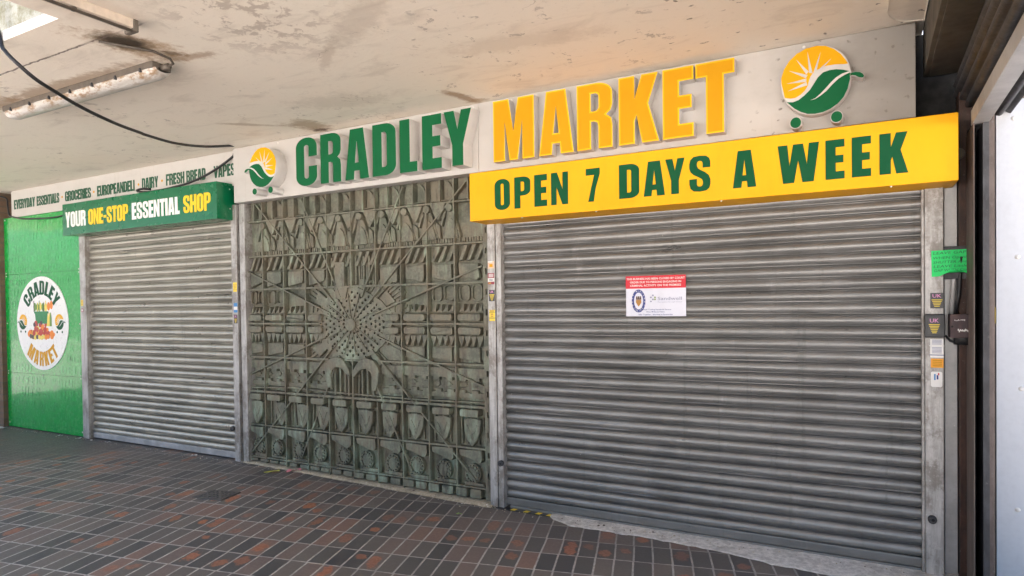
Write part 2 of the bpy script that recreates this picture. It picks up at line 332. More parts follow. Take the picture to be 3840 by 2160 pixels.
def concrete_mat(name='rough_concrete', a=(.30, .28, .26), b=(.46, .43, .40), sc=26):
    t = NT(name); f = t.noise(t.P, sc, 6, .75); g = t.noise(t.P, 6, 4, .6); c = t.mix(t.mapr(f, .32, .68), a, b)
    c = t.mix(t.mapr(g, .5, .7, 0, .55), c, tuple(q*.55 for q in a))
    return t.done(c, .9, 0, t.bump(f, .6, .012))
def gloss_green(ca=(.0, .34, .05), cb=(.0, .26, .042)):
    t = NT('glossy_green_print'); n = t.noise(t.P, 1.1, 2, .4, 1.2); n2 = t.noise(t.P, 24, 3)
    c = t.mix(t.mapr(t.noise(t.P, 7, 5, .6), .4, .7, 0, .3), ca, cb)
    t.b.inputs['Coat IOR'].default_value = 1.6; t.b.inputs['Coat Roughness'].default_value = .05; t.set(t.b.inputs['Coat Normal'], t.bump(n, .15, .05))
    return t.done(c, t.mapr(n2, .3, .7, .2, .3), 0, t.bump(n, .16, .05), .25, .6)
def rust_mat(name, a, b, metal=.2):
    t = NT(name); f = t.noise(t.scale(t.P, (14, 14, 5)), 1, 6, .75); g = t.noise(t.P, 45, 4, .7)
    c = t.mix(t.mapr(f, .35, .68), a, b); c = t.mix(t.mapr(g, .6, .75, 0, .6), c, (.20, .19, .18))
    return t.done(c, .6, metal, t.bump(g, .25, .004))
def white_board():
    t = NT('white_sign_board'); x, y, z = t.sep(t.P); n = t.noise(t.scale(t.P, (5, 5, 9)), 1, 6, .65)
    c = t.mix(t.mapr(n, .45, .75, 0, .3), (.53, .505, .475), (.40, .375, .34))
    wv = t.addv(t.P, t.scale(t.noise(t.P, 18, 3, .6, out=1), .07)); sp = t.vor(t.scale(wv, (16, 16, 16)), 1.)
    pick = t.mapr(t.math('SUBTRACT', t.mapr(x, -2.4, .2, .0, .72), t.noise(t.P, 4, 3)), .0, .1)
    c = t.mix(t.math('MULTIPLY', t.math('MULTIPLY', t.mapr(sp, .22, .08), pick), .75), c, (.12, .10, .085))
    # shade of the roller housing, painted into the board's right end
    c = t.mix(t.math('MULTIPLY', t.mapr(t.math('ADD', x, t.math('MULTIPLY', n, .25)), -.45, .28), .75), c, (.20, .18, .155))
    dr = t.mapr(t.noise(t.scale(t.P, (60, 60, 1.2)), 1, 3, .5), .62, .74, 0, .3); c = t.mix(dr, c, (.42, .36, .30))
    return t.done(c, .5, 0, None, .4)
def rusty_diffuser():
    t = NT('rusty_diffuser'); a = t.noise(t.scale(t.P, (4, 30, 30)), 1, 5, .6); b = t.noise(t.scale(t.P, (9, 20, 20)), 1, 6, .75); x, y, z = t.sep(t.P)
    c = t.mix(t.mapr(a, .35, .65), (.42, .40, .37), (.60, .58, .55)); back = t.mapr(y, -1.70, -1.75)
    c = t.mix(t.math('MULTIPLY', t.mapr(b, .44, .60), t.math('ADD', .25, t.math('MULTIPLY', back, .7))), c, (.24, .14, .06))
    return t.done(c, .35, 0, None, .5)
M = dict(iron=rust_mat('worn_iron', (.105, .10, .095), (.15, .14, .13)),
 ceil=ceiling_mat(), floor=brick_floor(), galvR=galv('galvanised_slats', (.235, .230, .220), (.30, .294, .284), .5, .34, (2.5, 2.5, 9), .34, (.075, .0703)),
 galvL=galv('galvanised_slats_pale', (.47, .44, .375), (.57, .535, .455), .65, .33, (2.5, 2.5, 9), .28, (.125, .0683)), rail=rail_mat(), bronze=bronze_mat(), brick=brick_wall_mat(),
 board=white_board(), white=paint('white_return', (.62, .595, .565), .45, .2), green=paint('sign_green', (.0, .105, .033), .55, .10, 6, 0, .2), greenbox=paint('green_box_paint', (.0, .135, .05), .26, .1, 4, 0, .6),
 yellow=paint('sign_yellow', (.86, .405, .0), .5, .16, 3, 0, .25), orange=paint('sign_orange', (.63, .305, .0), .5, .10, 8, 0, .2), rim=paint('sign_amber_rim', (.86, .50, .012), .5, .1, 6, 0, .2), sunyel=paint('emblem_yellow', (.80, .40, .0), .5, .1, 6, 0, .2),
 ltgreen=paint('lettering_green', (.0, .075, .026), .6, .1, 6, 0, .2), ltdark=flat('lettering_dark_green', (.0, .075, .032)), ltwhite=flat('lettering_white', (.80, .79, .76)), ltyel=flat('lettering_yellow', (.88, .56, .01)),
 panel=gloss_green(), ghost=gloss_green((.018, .39, .08), (.015, .31, .07)), circ=flat('roundel_white', (.80, .78, .75), .3),
 steel=rust_mat('dark_steel', (.035, .034, .036), (.075, .075, .08)), rust=rust_mat('rusty_brown_steel', (.028, .014, .010), (.075, .034, .022)), brownst=rust_mat('brown_painted_steel', (.10, .075, .065), (.17, .13, .115)),
 beam=paint('grimy_beam', (.10, .088, .07), .7, .7, 4, 0, .3, .2), lintel=galv('galvanised_lintel', (.40, .39, .38), (.55, .54, .53), .35, .45, (6, 6, 6), .4), hoard=paint('white_hoarding', (.60, .615, .645), .5, .12, 30, 0, .3, .05),
 wood=paint('pale_board', (.62, .46, .33), .7, .5, 12), concrete=concrete_mat('rough_concrete', (.50, .475, .44), (.82, .79, .74), 34), mortar=concrete_mat('mortar_fillet', (.36, .31, .22), (.60, .54, .42), 40), black=flat('black_plastic', (.012, .012, .013), .4), cable=flat('cable_sheath', (.012, .012, .014), .45),
 dark=flat('dark_void', (.01, .01, .01), .9), diff=rusty_diffuser(), lampbase=paint('dirty_lamp_body', (.12, .10, .08), .6, .7, 7), batten=paint('dirty_batten', (.66, .56, .46), .5, .5, 8),
 render=concrete_mat('stained_render', (.24, .22, .13), (.62, .61, .54), 6), ground=concrete_mat('pale_paving', (.58, .555, .525), (.68, .655, .62), 3), screw=flat('screw_cap', (.7, .68, .64), .4),
 red=flat('red_print', (.62, .012, .03)), navy=flat('navy_print', (.03, .045, .22)), paper=flat('white_paper', (.72, .72, .80), .6), grey=flat('grey_print', (.28, .28, .40)), olive=flat('olive_print', (.26, .33, .10)), gold=flat('gold_print', (.42, .20, .04)), brownp=flat('brown_print', (.10, .05, .03)),
 pinkp=flat('pink_print', (.75, .30, .55)), stkblack=flat('sticker_black', (.02, .018, .02), .35), stkyel=flat('sticker_yellow', (.80, .58, .03), .4), stkmaroon=flat('sticker_maroon', (.28, .015, .035), .4), stkblue=flat('sticker_blue', (.02, .20, .50), .4), stkor=flat('sticker_orange', (.90, .36, .0), .4), peach=flat('sticker_peach', (.72, .50, .34)),
 note=flat('fluorescent_paper', (.02, .72, .17), .6), ink=flat('ink_green', (.01, .16, .05)), pink=flat('pink_paper', (.80, .28, .32)), lime=flat('yellow_paper', (.72, .70, .12)), redfruit=flat('print_red', (.48, .03, .02)), orfruit=flat('print_orange', (.80, .22, .01)), yelfruit=flat('print_yellow', (.80, .62, .10)), grnfruit=flat('print_green', (.12, .25, .02)), bkgreen=flat('print_basket', (.0, .20, .05)), dkgrape=flat('print_dark', (.05, .02, .03)),
 plum=rust_mat('plum_steel', (.055, .04, .045), (.12, .07, .065)), leafl=flat('lime_leaf', (.30, .50, .12)))
# ------------------------------------------------------------------ SETTING
mb = MB(); xs = [-40, -25, -15, -11]+[-9.5+.25*i for i in range(61)]; NXF = len(xs); ys = [.16, -.5, -1.5, -3, -5, -8, -12]
fz = lambda x: .052 if x < -5 else (0. if x > -2.25 else .052*(-2.25-x)/2.75)
mb.add([(x, y, fz(x)) for y in ys for x in xs], [(j*NXF+i, j*NXF+i+1, (j+1)*NXF+i+1, (j+1)*NXF+i) for j in range(len(ys)-1) for i in range(NXF-1)])
tag(mb.build('pavement', M['floor']), kind='structure')
g = MB().add([(-400, -400, -.02), (400, -400, -.02), (400, 400, -.02), (-400, 400, -.02)], [(0, 1, 2, 3)]).build('ground', M['ground']); tag(g, kind='structure')
# concrete threshold in front of the wide shutter, brick edge slanting away from it
random.seed(3)
edge = [(-1.96, -.045), (-1.94, -.085), (-1.85, -.125), (-1.76, -.168), (-1.54, -.166), (-1.28, -.158), (-.96, -.176), (-.73, -.203), (-.49, -.255), (-.21, -.275), (.1, -.32), (.42, -.36)]
top = []; N = 60
for i in range(N+1):
    x = -1.96+i*(2.38)/N
    for (a, b) in zip(edge, edge[1:]):
        if a[0] <= x <= b[0]+1e-6: yy = a[1]+(b[1]-a[1])*(x-a[0])/(b[0]-a[0]); break
    top.append((x, yy+random.uniform(-.008, .008)))
mb = MB(); vs = []
for x, y in top: vs += [(x, y, .0035), (x, y+.012, .008), (x, .05, .012)]
mb.add(vs, [(3*i+k, 3*i+3+k, 3*i+4+k, 3*i+1+k) for i in range(N) for k in (0, 1)]); tag(mb.build('threshold', M['concrete']), kind='structure')
mb = MB(); vs = []; N = 50
for i in range(N+1):
    x = -5.1+i*2.68/N; w = .035+.03*(i/N)+random.uniform(-.007, .007); vs += [(x, -.012-w, fz(x)+.003), (x, -.012-w*.55, fz(x)+.012), (x, .05, fz(x)+.014)]
mb.add(vs, [(3*i+k, 3*i+3+k, 3*i+4+k, 3*i+1+k) for i in range(N) for k in (0, 1)]); tag(mb.build('kerb_strip', M['mortar']), kind='structure')
# canopy over the walkway: L-shaped slab with an open corner
CZ = 2.942
cn = thing('canopy', 'stained cream concrete canopy ceiling spanning the covered walkway above the signs', 'canopy', (-3.5, -1.2, CZ))
mb = MB(); mb.box(-13.5, -3.56, -2.33, .3, CZ, CZ+.055); mb.box(-3.56, -1.6, -5.2, .3, CZ, CZ+.055); mb.box(-1.6, .26, -9, .3, CZ, CZ+.055)  # right-hand strip lengthened out of view to dim that end of the walkway
mb.v = [v for v in mb.v]; mb.build('slab', M['ceil'], cn)
mb = MB(); mb.prism([(.088, -.44), (.084, -.33), (.096, -.26), (.125, -.2), (.17, -.155), (.255, -.13), (.255, -.9), (.09, -.9)], 0, .014, .004)
mb.v = [(x, z, CZ-y) for x, y, z in mb.v]; mb.build('ceiling_patch', M['ceil'], cn)
up = single('rendered_wall', MB().box(-14, -2.5, -2.29, -2.05, CZ+.052, 4.4), M['render'], 'stained pale wall rising above the open corner of the canopy', 'wall', (-8, -2.1, CZ+.2))
single('brick_wall', MB().box(-13.5, -9.405, -.06, .3, -.05, CZ), M['brick'], 'brown brick wall at the far left edge beside the green panel', 'wall', (-9.6, -1, 0))
single('unseen_yard_wall', MB().box(-70, -12, -13.4, -13, -.05, 3.4), M['steel'], 'unseen long dark wall across the open yard, placed for the green panel reflection', 'wall', (-40, -13.2, 0))  # out of view; put in to keep the green panel's lower reflection dark
single('shop_wall', MB().box(-9.42, .6, .14, .34, -.05, CZ).box(.6, 4.2, .06, .34, -.05, 3.4), M['dark'], 'shop wall behind the shutters, blackened for the unlit gap right of the white sign', 'wall', (-4, .2, 0))  # black colour stands in for shade in the gap beside the sign
# ------------------------------------------------------------------ glyphs of a heavy condensed face, drawn in a unit box
def arc(cx, cy, rx, ry, a0, a1, n=7): return [(cx+rx*cos(radians(a0+(a1-a0)*i/n)), cy+ry*sin(radians(a0+(a1-a0)*i/n))) for i in range(n+1)]
def rbox(x0, y0, x1, y1, rx, ry, q='1234'):
    P = []
    P += arc(x1-rx, y1-ry, rx, ry, 0, 90) if '1' in q else [(x1, y1)]
    P += arc(x0+rx, y1-ry, rx, ry, 90, 180) if '2' in q else [(x0, y1)]
    P += arc(x0+rx, y0+ry, rx, ry, 180, 270) if '3' in q else [(x0, y0)]
    P += arc(x1-rx, y0+ry, rx, ry, 270, 360) if '4' in q else [(x1, y0)]
    return P
S_ = [(1, .66), (.64, .66), (.64, .78), (.60, .84), (.5, .858), (.40, .84), (.365, .79), (.365, .72), (.42, .65), (.54, .60), (.75, .53), (.92, .44), (1, .32), (1, .2), (.95, .09), (.8, .02), (.5, 0), (.2, .02), (.05, .10), (0, .22), (0, .36), (.36, .36), (.36, .2), (.40, .155), (.5, .142), (.6, .155), (.645, .21), (.645, .28), (.60, .34), (.45, .40), (.2, .48), (.06, .56), (0, .66), (0, .78), (.05, .9), (.2, .98), (.5, 1), (.8, .98), (.95, .91), (1, .8)]
C_ = arc(.52, .2, .48, .2, 0, -90)+arc(.48, .2, .48, .2, -90, -180)+arc(.48, .8, .48, .2, 180, 90)+arc(.52, .8, .48, .2, 90, 0)+[(1, .6), (.61, .6)]+arc(.505, .80, .105, .05, 0, 180)+arc(.505, .2, .105, .05, 180, 360)+[(.61, .40), (1, .40)]
GL = {
 'C': [C_], 'S': [S_], 'O': [rbox(0, 0, 1, 1, .48, .2), rbox(.395, .15, .605, .85, .10, .05)],
 'G': [arc(.48, .2, .48, .2, -60, -180)+arc(.48, .8, .48, .2, 180, 90)+arc(.52, .8, .48, .2, 90, 0)+[(1, .62), (.64, .62)]+arc(.51, .80, .13, .055, 0, 180)+arc(.51, .2, .13, .055, 180, 360)+[(.64, .36), (.53, .36), (.53, .52), (1, .52), (1, 0), (.76, 0)]],
 'D': [rbox(0, 0, 1, 1, .46, .19, '14'), rbox(.40, .165, .61, .835, .10, .06, '14')],
 'P': [[(0, 0), (.37, 0), (.37, .40), (.55, .40)]+arc(.56, .57, .44, .17, -90, 0)+arc(.56, .83, .44, .17, 0, 90)+[(0, 1)], rbox(.40, .54, .62, .845, .10, .06, '14')],
 'R': [[(0, 0), (.40, 0), (.40, .42), (.50, .42), (.58, .40), (.61, .34), (.61, 0), (1, 0), (1, .34), (.97, .44), (.83, .505), (.95, .56), (1, .64), (1, .82)]+arc(.56, .83, .44, .17, 5, 90)+[(0, 1)], rbox(.40, .575, .62, .845, .10, .06, '14')],
 'B': [[(0, 0), (.55, 0)]+arc(.56, .18, .44, .18, -90, 0)+[(1, .34), (.96, .45), (.83, .52), (.93, .57), (.97, .65), (.97, .82)]+arc(.53, .83, .44, .17, 5, 90)+[(0, 1)], rbox(.37, .14, .63, .44, .12, .06, '14'), rbox(.37, .59, .61, .86, .12, .06, '14')],
 'A': [[(0, 0), (.37, 0), (.395, .17), (.605, .17), (.63, 0), (1, 0), (.78, 1), (.22, 1)], [(.42, .33), (.58, .33), (.5, .76)]],
 'L': [[(0, 0), (1, 0), (1, .19), (.58, .19), (.58, 1), (0, 1)]],
 'E': [[(0, 0), (1, 0), (1, .195), (.54, .195), (.54, .41), (.94, .41), (.94, .60), (.54, .60), (.54, .805), (1, .805), (1, 1), (0, 1)]],
 'F': [[(0, 0), (.46, 0), (.46, .41), (.93, .41), (.93, .58), (.46, .58), (.46, .82), (1, .82), (1, 1), (0, 1)]],
 'Y': [[(.30, 0), (.70, 0), (.70, .38), (1, 1), (.63, 1), (.5, .66), (.37, 1), (0, 1), (.30, .38)]],
 'M': [[(0, 0), (.285, 0), (.285, .64), (.40, 0), (.60, 0), (.715, .64), (.715, 0), (1, 0), (1, 1), (.615, 1), (.5, .47), (.385, 1), (0, 1)]],
 'K': [[(0, 0), (.40, 0), (.40, .33), (.45, .42), (.585, 0), (1, 0), (.74, .57), (.98, 1), (.58, 1), (.40, .66), (.40, 1), (0, 1)]],
 'T': [[(.27, 0), (.73, 0), (.73, .80), (1, .80), (1, 1), (0, 1), (0, .80), (.27, .80)]],
 'N': [[(0, 0), (.32, 0), (.32, .56), (.66, 0), (1, 0), (1, 1), (.68, 1), (.68, .46), (.36, 1), (0, 1)]],
 'H': [[(0, 0), (.37, 0), (.37, .41), (.63, .41), (.63, 0), (1, 0), (1, 1), (.63, 1), (.63, .6), (.37, .6), (.37, 1), (0, 1)]],
 'I': [[(0, 0), (1, 0), (1, 1), (0, 1)]], '-': [[(0, .34), (1, .34), (1, .50), (0, .50)]],
 'U': [arc(.48, .2, .48, .2, 180, 270)+arc(.52, .2, .48, .2, 270, 360)+[(1, 1), (.635, 1)]+arc(.5, .2, .135, .055, 0, -180)+[(.365, 1), (0, 1)]],
 'V': [[(.30, 0), (.70, 0), (1, 1), (.64, 1), (.5, .36), (.36, 1), (0, 1)]],
 'W': [[(.13, 0), (.40, 0), (.5, .58), (.60, 0), (.87, 0), (1, 1), (.76, 1), (.71, .45), (.62, 1), (.38, 1), (.29, .45), (.24, 1), (0, 1)]],
 '7': [[(.16, 0), (.56, 0), (.70, .40), (1, .82), (1, 1), (0, 1), (0, .80), (.60, .80), (.38, .42)]],
 '&': [rbox(0, 0, 1, 1, .4, .25), rbox(.3, .2, .7, .8, .15, .1)]}
GW = {'I': .40, 'L': .80, 'E': .84, 'F': .82, 'T': .86, 'M': 1.42, 'W': 1.6, '-': .55, ' ': .50, 'A': 1.06, 'Y': 1.04, 'V': 1.06, '&': 1.0}
def inset(P, c, hole=False):
    A = sum(P[i][0]*P[(i+1) % len(P)][1]-P[(i+1) % len(P)][0]*P[i][1] for i in range(len(P)))
    if A < 0: P = P[::-1]
    if hole: c = -c
    Q = []; n = len(P)
    for i in range(n):
        a, b, d = Vector(P[i-1]), Vector(P[i]), Vector(P[(i+1) % n])
        if (b-a).length < 1e-6 or (d-b).length < 1e-6: continue
        e1, e2 = (b-a).normalized(), (d-b).normalized(); n1, n2 = Vector((-e1.y, e1.x)), Vector((-e2.y, e2.x))
        q = b+(n1+n2)*c/max(.5, 1+n1.dot(n2)); Q.append((q.x, q.y))
    return Q
def glyph(ch, x0, x1, z0, z1): return [[(x0+px*(x1-x0), z0+pz*(z1-z0)) for px, pz in c] for c in GL[ch]]
def layout(word, x0, x1, z0, z1, gap=.10):
    tot = sum(GW.get(c, 1.) for c in word)+gap*(len(word)-1); k = (x1-x0)/tot; x = x0; out = []
    for c in word:
        w = GW.get(c, 1.)*k
        if c != ' ': out.append((c, x, x+w))
        x += w+gap*k
    return out
def word_mb(word, x0, x1, z0, z1, y, d=.002, mb=None, gap=.10, face=0, warp=None):
    mb = mb or MB()
    for c, a, b in layout(word, x0, x1, z0, z1, gap):
        g_ = glyph(c, a, b, z0, z1)
        if warp: g_ = [[warp(p) for p in q] for q in g_]
        curve_mb(g_, y, d, 0, face, face, 0, mb)
    return mb
# ------------------------------------------------------------------ emblem: sun over a leaf on two wheels
EY = [(-.888, -.388), (-.983, .045), (-.989, .213), (-.91, .449), (-.753, .675), (-.522, .86), (-.253, .965), (.045, .99), (.303, .938), (.539, .803), (.719, .63), (.843, .45), (.915, .325), (.82, .325), (.736, .337), (.556, .36), (.41, .36), (.298, .36), (.225, .337), (.118, .303), (.039, .287), (-.073, .208), (-.146, .107), (-.185, -.011), (-.213, -.129), (-.298, -.258), (-.416, -.36), (-.567, -.433), (-.719, -.438)]
EL = [(-.826, -.528), (-.646, -.556), (-.489, -.517), (-.32, -.41), (-.152, -.264), (-.034, -.096), (.079, .067), (.225, .185), (.41, .219), (.59, .213), (.775, .169), (.933, .107), (.961, .084), (.97, -.12), (.90, -.399), (.787, -.618), (.624, -.78), (.421, -.90), (.219, -.965), (-.006, -.985), (-.23, -.955), (-.416, -.876), (-.607, -.747)]
EV = [(-.14, -.573), (0, -.534), (.152, -.421), (.298, -.287), (.444, -.14), (.59, -.022), (.753, .056), (.916, .09), (1.022, .073), (.949, .051), (.809, .006), (.646, -.073), (.483, -.208), (.315, -.371), (.146, -.483), (0, -.556)]
ET = [(.92, .028), (1.022, .056), (1.129, .056), (1.236, .036), (1.32, -.022), (1.354, -.09), (1.331, -.146), (1.27, -.14), (1.197, -.112), (1.112, -.056), (1.022, -.028), (.93, -.05)]
ER = [[(-.219, .86), (-.174, .236), (-.073, .213)], [(.157, .787), (-.051, .23), (.039, .264)], [(-.539, .68), (-.258, .208), (-.185, .275)], [(-.753, .388), (-.27, .096), (-.219, .18)], [(-.826, .017), (-.258, -.011), (-.253, .084)], [(-.798, -.208), (-.225, -.118), (-.253, -.017)], [(.455, .545), (.079, .27), (.264, .36)]]
EW = [(-.573, -1.17), (.596, -1.15)]
def emblem_polys(cx, cz, r, fl=1): return lambda P: [(cx+fl*x*r, cz+z*r) for x, z in P]
def raised_emblem(parent, cx, cz, rx, rz, fl, yf, yb):
    T = lambda P: [(cx+fl*x*rx, cz+z*rz) for x, z in P]
    e = MB().disc(cx, cz, rx, yb, yf, 56, .003, 0, rz).build('emblem_disc', M['white'], parent)
    curve_mb([T(EY)], yf-.0025, .002).build('sun_face', M['sunyel'], e)
    mb = MB()
    for q in ER: mb.prism(T(q), yf-.0025, yf-.0045, .0001)
    mb.build('sun_ray', M['white'], e)
    curve_mb([T(EL)], yf-.0035, .003).build('leaf', M['green'], e)
    curve_mb([T(EV)], yf-.0055, .0018).build('leaf_vein', M['white'], e)
    curve_mb([T(ET)], yf, yb-yf, .001, 0, 1).build('leaf_stalk', [M['green'], M['white']], e)
    for wx, wz in EW: MB().disc(cx+fl*wx*rx, cz+wz*rz, rx*.178, yb, yf, 26, .002, 0, rz*.178).disc(cx+fl*wx*rx, cz+wz*rz, rx*.158, yf, yf-.002, 26, .0005, 1, rz*.158).build('emblem_wheel', [M['white'], M['green']], parent)
# ------------------------------------------------------------------ main fascia sign
YF = -.08
sg = thing('fascia_sign', 'long white fascia sign with raised green and orange letters and two leaf emblems', 'shop sign', (-2.4, YF, 2.44))
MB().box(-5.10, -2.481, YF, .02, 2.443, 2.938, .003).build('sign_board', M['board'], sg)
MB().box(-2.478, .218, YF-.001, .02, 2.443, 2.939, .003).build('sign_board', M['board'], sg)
LG = [('C', -4.181, -3.945), ('R', -3.906, -3.687), ('A', -3.643, -3.401), ('D', -3.363, -3.136), ('L', -3.1, -2.938), ('E', -2.892, -2.719), ('Y', -2.698, -2.464)]
for c, a, b in LG:
    curve_mb(glyph(c, a, b, 2.481, 2.876), -.20, .1195, 0, 0, 1).build('raised_letter', [M['green'], M['white']], sg)
LM = [('M', -2.31, -1.991), ('A', -1.954, -1.702), ('R', -1.677, -1.434), ('K', -1.391, -1.133), ('E', -1.109, -.922), ('T', -.909, -.685)]
for c, a, b in LM:
    l = curve_mb(glyph(c, a, b, 2.480, 2.902), -.157, .0745, 0, 0, 1).build('raised_letter', [M['rim'], M['white']], sg)
    curve_mb([inset(q, .0095, k > 0) for k, q in enumerate(glyph(c, a, b, 2.480, 2.902))], -.159, .0025).build('letter_face', M['orange'], l)
raised_emblem(sg, -.258, 2.697, .176, .188, 1, -.155, YF+.005)
raised_emblem(sg, -4.583, 2.690, .168, .172, -1, -.20, YF+.005)
mb = MB()
for x in (-4.52, -4.0, -3.3, -2.9, -2.52, -2.2, -1.6, -1.0, -.32): mb.ball((x, YF, 2.915), .009, 5, 0, .6)
mb.build('fixing', M['screw'], sg)
# ------------------------------------------------------------------ left fascia board
fb = thing('goods_board', 'narrow cream board listing shop goods in dark green capitals under the ceiling', 'shop sign', (-7.2, -.03, 2.62))
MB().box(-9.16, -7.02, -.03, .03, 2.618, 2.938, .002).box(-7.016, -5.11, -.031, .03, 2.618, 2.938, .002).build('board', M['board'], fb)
for wd, a, b in (('EVERYDAY', -9.095, -8.62), ('ESSENTIALS', -8.58, -8.10), ('GROCERIES', -7.978, -7.468), ('EUROPEANDELI', -7.35, -6.676), ('DAIRY', -6.551, -6.283), ('FRESH', -6.157, -5.87), ('BREAD', -5.84, -5.554), ('VAPES', -5.437, -5.14)):
    word_mb(wd, a, b, 2.712, 2.825, -.0325, .002, gap=.07).build('printed_word', M['ltdark'], fb)
mb = MB()
for x in (-8.04, -7.412, -6.61, -6.221, -5.495): mb.disc(x, 2.769, .013, -.03, -.0325, 12, .0003)
mb.build('printed_dot', M['orange'], fb)
# ------------------------------------------------------------------ sign boxes over the shutters
gb = thing('sign_box', 'green box sign with white and yellow capitals over the smaller shutter', 'box sign', (-6.45, -.1, 2.296))
MB().box(-7.712, -5.183, -.20, .0, 2.296, 2.634, .004).build('box', M['greenbox'], gb)
for wd, a, b, mt in (('YOUR', -7.651, -7.269, 'ltwhite'), ('ONE-STOP', -7.217, -6.519, 'ltyel'), ('ESSENTIAL', -6.456, -5.708, 'ltwhite'), ('SHOP', -5.652, -5.265, 'ltyel')):
    word_mb(wd, a, b, 2.378, 2.543, -.2025, .002, gap=.09).build('printed_word', M[mt], gb)
mb = MB()
for z in (2.58, 2.40): mb.ball((-5.183, -.06, z), .006, 5)
mb.build('fixing', M['screw'], gb)
yb = thing('sign_box', 'bright yellow box sign with spaced green capitals over the wide shutter', 'box sign', (-1.0, -.12, 2.07))
MB().box(-2.454, .388, -.25, .0, 2.067, 2.401, .0035).build('box', M['yellow'], yb)
LO = [('O', -2.251, -2.133), ('P', -2.098, -1.977), ('E', -1.948, -1.855), ('N', -1.825, -1.705), ('7', -1.581, -1.487), ('D', -1.361, -1.232), ('A', -1.204, -1.074), ('Y', -1.070, -.956), ('S', -.928, -.807), ('A', -.682, -.556), ('W', -.443, -.235), ('E', -.204, -.113), ('E', -.079, .01), ('K', .048, .176)]
for c, a, b in LO: curve_mb(glyph(c, a, b, 2.127, 2.336), -.2525, .002).build('printed_letter', M['ltgreen'], yb)
mb = MB()
for x in (-2.05, -1.52, -.75, .1): mb.ball((x, -.235, 2.066), .006, 5)
mb.build('fixing', M['screw'], yb)
# ------------------------------------------------------------------ roller shutters
def slat_profile(p, d):
    pts = []
    for i in range(11): t = i/10; pts.append((t*.765*p, -d*(1-(2*t-1)**2)**.7-.001))
    pts += [(.775*p, -d*.42), (.822*p, -d*.50), (.826*p, .024), (.924*p, .026), (.928*p, -d*.46), (.98*p, -d*.50), (.985*p, .0)]
    return pts
def curtain(x0, x1, z0, z1, p, d, y):
    mb = MB(); n = int((z1-z0)/p)+1; prof = []
    for k in range(n):
        prof += [(z0+k*p+a, y+b) for a, b in slat_profile(p, d)]
    prof = [q for q in prof if q[0] <= z1]; rr_ = random.Random(5); nx = 14
    vs = []
    for i in range(nx+1):
        x = x0+(x1-x0)*i/nx; vs += [(x, yy+.0022*sin(x*2.3+z*1.7)+.0014*sin(x*7+int((z-z0)/p)*2.4)+.0006*rr_.uniform(-1, 1), z+.0012*sin(x*1.9+int((z-z0)/p)*1.3)) for z, yy in prof]
    m_ = len(prof); mb.add(vs, [(i*m_+k, (i+1)*m_+k, (i+1)*m_+k+1, i*m_+k+1) for i in range(nx) for k in range(m_-1)], 0, True)
    return mb
def solid_edges(o, ang=40):
    for p in o.data.polygons: p.use_smooth = True
    try: o.data.set_sharp_from_angle(angle=radians(ang))
    except Exception: pass
    return o
rs = thing('roller_shutter', 'wide grey steel roller shutter closed to the ground below the yellow sign', 'roller shutter', (-1.0, 0, 0))
solid_edges(curtain(-2.36, .28, .075, 2.16, .0703, .015, .03).build('slat_curtain', M['galvR'], rs), 50)
MB().box(-2.34, .26, .012, .034, .022, .074, .004).box(-2.30, .24, -.002, .03, .002, .021, .003).build('bottom_rail', M['galvR'], rs)
def guide(parent, parts, z0=.0, z1=2.3):
    mb = MB()
    for a, b, yf in parts: mb.box(a, b, yf, .12, z0, z1, .003)
    return mb.build('guide_rail', M['rail'], parent)
guide(rs, [(-2.445, -2.384, -.034), (-2.379, -2.337, -.026)], .006)
guide(rs, [(.245, .258, -.02), (.259, .343, -.034)], .0)
for x, z, y in ((.289, .309, -.036), (-2.352, .332, -.028)):
    l = MB().disc(x, z, .021, y, y-.026, 18, .004).build('lock', M['steel'], rs); MB().disc(x+.003, z, .008, y-.0255, y-.028, 12, .001).build('keyhole', M['dark'], l)
rs2 = thing('roller_shutter', 'smaller warm grey roller shutter closed below the green sign', 'roller shutter', (-6.4, 0, .05))
solid_edges(curtain(-7.62, -5.16, .125, 2.34, .0683, .015, .03).build('slat_curtain', M['galvL'], rs2), 50)
MB().box(-7.60, -5.2, .01, .034, .065, .124, .004).build('bottom_rail', M['lintel'], rs2)
guide(rs2, [(-7.728, -7.662, -.03), (-7.654, -7.605, -.034)], .052)
guide(rs2, [(-5.212, -5.137, -.034), (-5.105, -5.035, -.026)], .052, 2.44)
l = MB().disc(-5.226, .36, .022, -.034, -.06, 16, .004).build('lock', M['steel'], rs2)
single('filler_strip', MB().box(.350, .408, .02, .1, 0, 2.45, .003), M['lintel'], 'dull galvanised strip between the wide shutter guide and the rusty column', 'metal strip', (.38, .05, 0))
# ------------------------------------------------------------------ bronze relief
rl = thing('bronze_relief', 'green weathered bronze relief of figures, tools and a radiating sun between the shutters', 'relief sculpture', (-3.78, .05, .06))
rnd = random.Random(11); J = lambda a: rnd.uniform(-a, a)
XB = [-5.058, -4.84, -4.579, -4.314, -4.058, -3.788, -3.528, -3.272, -3.015, -2.761, -2.507]
YB = .062                                     # plane of the backing plate
bz = lambda x: fz(x)+.014
mb = MB(); NX, NZ = 24, 22
vs = [(-5.062+(2.59)*i/NX, YB+J(.004), .03+2.42*k/NZ) for k in range(NZ+1) for i in range(NX+1)]
mb.add(vs, [(k*(NX+1)+i, k*(NX+1)+i+1, (k+1)*(NX+1)+i+1, (k+1)*(NX+1)+i) for k in range(NZ) for i in range(NX)], 0, True); mb.build('backing_plate', M['bronze'], rl)
def jit(P, a=.004): return [(x+J(a), z+J(a)) for x, z in P]
def relief(name, polys, yf, c=.005, yb=YB+.01):
    mb = MB()
    for P in polys: mb.prism(P, yb, yf, c)
    return mb.build(name, M['bronze'], rl)
